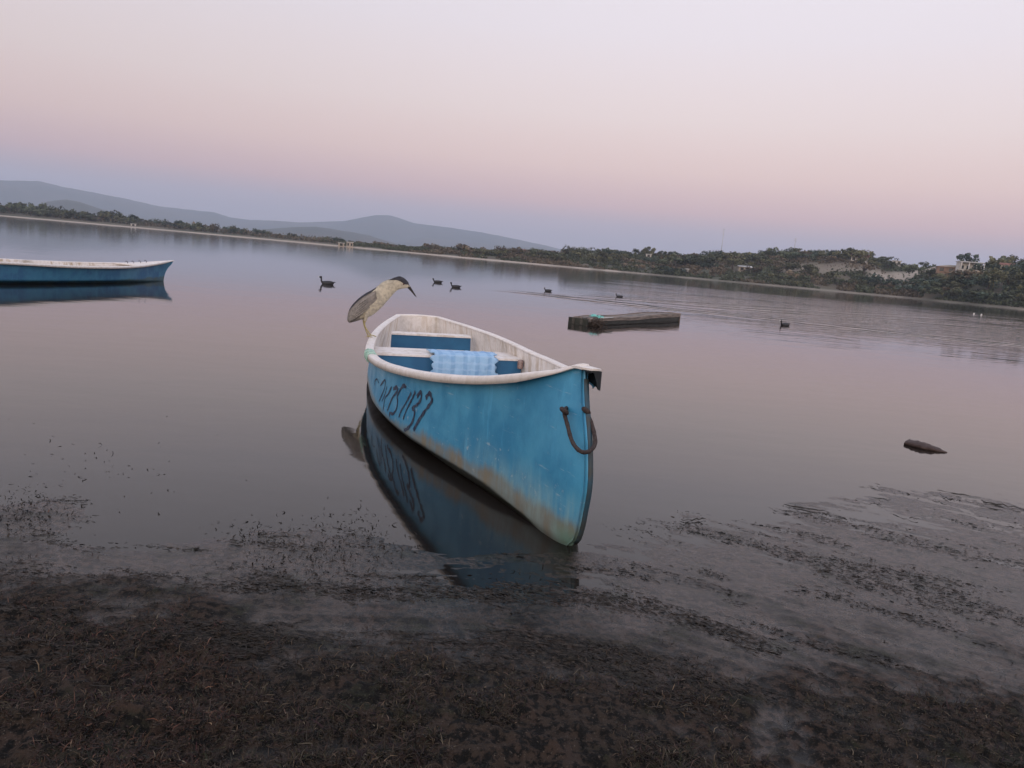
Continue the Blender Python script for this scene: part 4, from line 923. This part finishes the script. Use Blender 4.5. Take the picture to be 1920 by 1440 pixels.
# middle and right hill
i = 0
while NT < 296:
    u = 650+1330*((i*.6180339) % 1)**.9; i += 1
    e = 9+ (g.random()**.8)*80
    if 1462 < u < 1640 and 36 < e < 56 and g.random() < .7: continue
    if 1620 < u < 1790 and abs(e-34-(u-1630)*.36) < 15 and g.random() < .95: continue
    if 1750 < u < 1850 and e > 30: continue
    hh = g.uniform(2.2, 4.6)*(.55 if u < 800 else (.8 if u < 1000 else 1.0)); li = g.choice([0, 1, 1, 2, 3, 0, 1]) if u > 1000 else g.choice([0, 2, 1, 2]); kk = g.choice([0, 0, 2, 2, 1, 3])
    if e > 70: li = g.choice([0, 3, 0]); hh *= .62
    if e < 18: kk = 2; hh *= .7
    tree(u, e, hh, kk, li, wx=g.uniform(.9, 1.5)); NT += 1
for q in range(16): tree(1742+q*7.6, g.uniform(8, 30), g.uniform(2.0, 3.2), g.choice([0, 2, 2]), g.choice([0, 1, 3]), wx=1.4)
tree(1806, 84, 4.6, 1, 3, 'round dark tree standing out on the skyline behind the white-walled house', wx=1.1)
tree(1866, 84, 3.9, 1, 0, 'small dark tree alone on the skyline right of the white-walled house', wx=1.0)
tree(1727, 84, 2.4, 0, 0, 'small dark tree on the skyline above the pale slope', wx=.9)
tree(618, 30, 2.6, 0, 0, 'dark tree left of the beige shore building', wx=.9); tree(630, 32, 2.5, 0, 3, 'dark tree right beside the beige shore building', wx=1.2)
# low scrub that reads as one mass
V = []; tn_ = []; rg2 = np.random.default_rng(5); nS = 120000
us = rg2.uniform(-80, 2000, nS); us = np.where(rg2.random(nS) < .3, us, 640+(us+80)/2080*1340); es = 5+rg2.random(nS)**1.1*88
clump = fbm(us/22., es/9., 3, 61); keep = (clump > np.where(us < 640, -.6, -.25))
hole = ((us > 1465) & (us < 1635) & (es > 38) & (es < 56)) | ((us > 1620) & (us < 1790) & (np.abs(es-34-(us-1630)*.36) < 15)); keep &= ~(hole & (rg2.random(nS) < .93)); keep &= ~((us > 1745) & (us < 1835) & (es > 36)); keep &= ~((us < 640) & (es < 17))
us, es, clump = us[keep], es[keep], clump[keep]; nS = len(us)
az = np.interp(us, _ug, _ag); DD = shoreD(us)+es; zz = ground_far(us, es)+rg2.random(nS)*(.4+1.9*np.clip(clump+.15, 0, 1)+np.where(us < 640, 1.3, 0)); C = np.stack([np.sin(az)*DD, np.cos(az)*DD, zz], 1)
a = rg2.normal(0, 1, (nS, 3)); a /= np.linalg.norm(a, axis=1)[:, None]; b = np.cross(a, rg2.normal(0, 1, (nS, 3))); b /= np.linalg.norm(b, axis=1)[:, None]; s = rg2.uniform(.22, .55, (nS, 1))
V = np.stack([C-a*s, C+b*s*.7, C+a*s, C-b*s*.7], 1).reshape(-1, 3); Q = np.arange(nS*4).reshape(-1, 4)
cc = np.where(((fbm(us/60., es/18., 2, 91) > .1) | ((us < 640) & (rg2.random(nS) < .6)))[:, None], np.array([.125, .102, .072]), np.array([.074, .084, .052]))*rg2.uniform(.6, 1.4, (nS, 1))
o = fast_mesh('scrub', V, Q, tint_mat('scrub_leaves', .9, .2), np.repeat(cc, 4, 0), smooth=False); tag(o, kind='stuff')
# houses
M_wallw = simple('white_wall', (.68, .65, .61), (.54, .51, .48), .9, .6, 0); M_wallo = simple('ochre_wall', (.27, .175, .125), (.21, .14, .10), .9, .6, 0); M_wallb = simple('beige_wall', (.46, .40, .33), (.38, .33, .27), .9, .6, 0)
M_tile = simple('red_tile', (.24, .10, .07), (.17, .08, .06), .9, 1, 0); M_sheet = simple('pale_sheet_roof', (.55, .55, .55), (.42, .42, .42), .7, 1, 0); M_glass = simple('dark_window', (.02, .025, .03), (.03, .035, .04), .2, 1, 0)
def house(u, v, w, d, h, wall, roof, label, yaw=0, gable=.0, nwin=3, group=None, porch=False):
    e = far_find(u, v); p = far_pos(u, e); a = az_of_u(u); r = empty('house', p, -a+yaw); tag(r, label, 'house', group)
    MB().box((0, 0, h/2-.3), (w, d, h+.6)).build('wall', wall, r, False)
    if gable > 0:
        V = [(-w/2-.3, -d/2-.3, h), (w/2+.3, -d/2-.3, h), (w/2+.3, d/2+.3, h), (-w/2-.3, d/2+.3, h), (-w/2-.3, 0, h+gable), (w/2+.3, 0, h+gable)]
        mesh_obj('roof', V, [(0, 1, 5, 4), (2, 3, 4, 5), (0, 4, 3), (1, 2, 5), (3, 2, 1, 0)], roof, r, False)
    else: MB().box((0, 0, h+.12), (w+.5, d+.5, .24)).build('roof', roof, r, False)
    for i in range(nwin):
        x = -w/2+w*(i+.5)/nwin
        if i == nwin//2 and nwin > 2: MB().box((x, -d/2-.02, 1.0), (.9, .06, 2.0)).build('door', M_glass, r, False)
        else: MB().box((x, -d/2-.02, h*.55), (min(1.1, w/nwin*.5), .06, 1.0)).build('window', M_glass, r, False)
    if porch:
        for i in range(4): MB().tube([(-w/2+w*i/3, -d/2-1.8, -.5), (-w/2+w*i/3, -d/2-1.8, h-.1)], .14, 6).build('pillar', wall, r)
        MB().box((0, -d/2-1.0, h+.0), (w+.4, 2.0, .18)).build('porch_roof', roof, r, False)
    return r
house(1806, 514, 6.0, 4, 3.3, M_wallw, M_sheet, 'white-walled house with a pillared porch on the right hilltop', .25, 0, 4, porch=True)
house(1764, 512, 5.0, 4, 1.6, M_wallo, M_wallo, 'low ochre wall building just left of the white-walled house', .1, 0, 2)
house(1603, 492, 5.5, 4, 1.8, M_wallw, M_tile, 'red-roofed house high on the hill above the dry grass', -.1, 1.0, 3)
house(1672, 497, 3, 3, 1.4, M_wallw, M_sheet, 'tiny pale house at the edge of the dark trees on the hilltop', 0, 0, 2)
house(1541, 483, 3.2, 3, 1.5, M_wallw, M_sheet, 'tiny white house among trees at the top of the hill', 0, 0, 2)
house(1875, 512, 3.2, 3, 2.2, M_wallb, M_tile, 'small beige house with red roof at the far right of the hill', 0, .6, 2)
house(1393, 510, 4.5, 3, 1.7, M_wallb, M_sheet, 'pinkish shed half hidden in trees low on the hill', .2, .5, 2)
house(1284, 512, 2.2, 2, 1.3, M_wallw, M_sheet, 'tiny white hut near the water below the hill', 0, 0, 1)
house(1213, 483, 2.2, 2, 1.2, M_wallw, M_sheet, 'white hut among the trees in the middle of the hillside', 0, 0, 1)
house(656, 465, 2.6, 2.5, 1.9, M_wallb, M_sheet, 'small beige building standing right on the flat shore in the middle', 0, 0, 2)
house(640, 462, 2.4, 2, 1.3, M_wallb, M_sheet, 'low shed touching the left side of the beige shore building', 0, 0, 1)
house(980, 464, 3.2, 3, 1.2, M_wallw, M_tile, 'small house on the ridge below the end of the blue mountains', 0, .4, 2)
house(392, 431, 2.4, 2, 1.2, M_wallw, M_sheet, 'tiny white house among the trees on the left shore', 0, .3, 1)
house(250, 424, 2.4, 1.5, .9, M_wallw, M_sheet, 'tiny white shelter at the water edge on the left shore', 0, 0, 1)
# masts on the skyline
def mast(u, topv, label):
    e = 84.; p = far_pos(u, e); D = math.hypot(p[0], p[1]); hz_ = proj(p)[1]; h = (hz_-topv)*D/FPX; r = empty('radio_mast', p); tag(r, label, 'mast', 'radio masts')
    MB().tube([(0, 0, -.5), (0, 0, h)], [.13, .06], 5).build('pole', M_sheet, r)
    for k in range(3): MB().tube([(-.5, 0, h*(.97-.08*k)), (.5, 0, h*(.97-.08*k))], .05, 4).build('antenna', M_sheet, r)
mast(1346, 432, 'tall thin radio mast on the hill left of the highest trees'); mast(1480, 449, 'shorter thin mast rising behind the highest trees')
print('objects', len(bpy.data.objects))
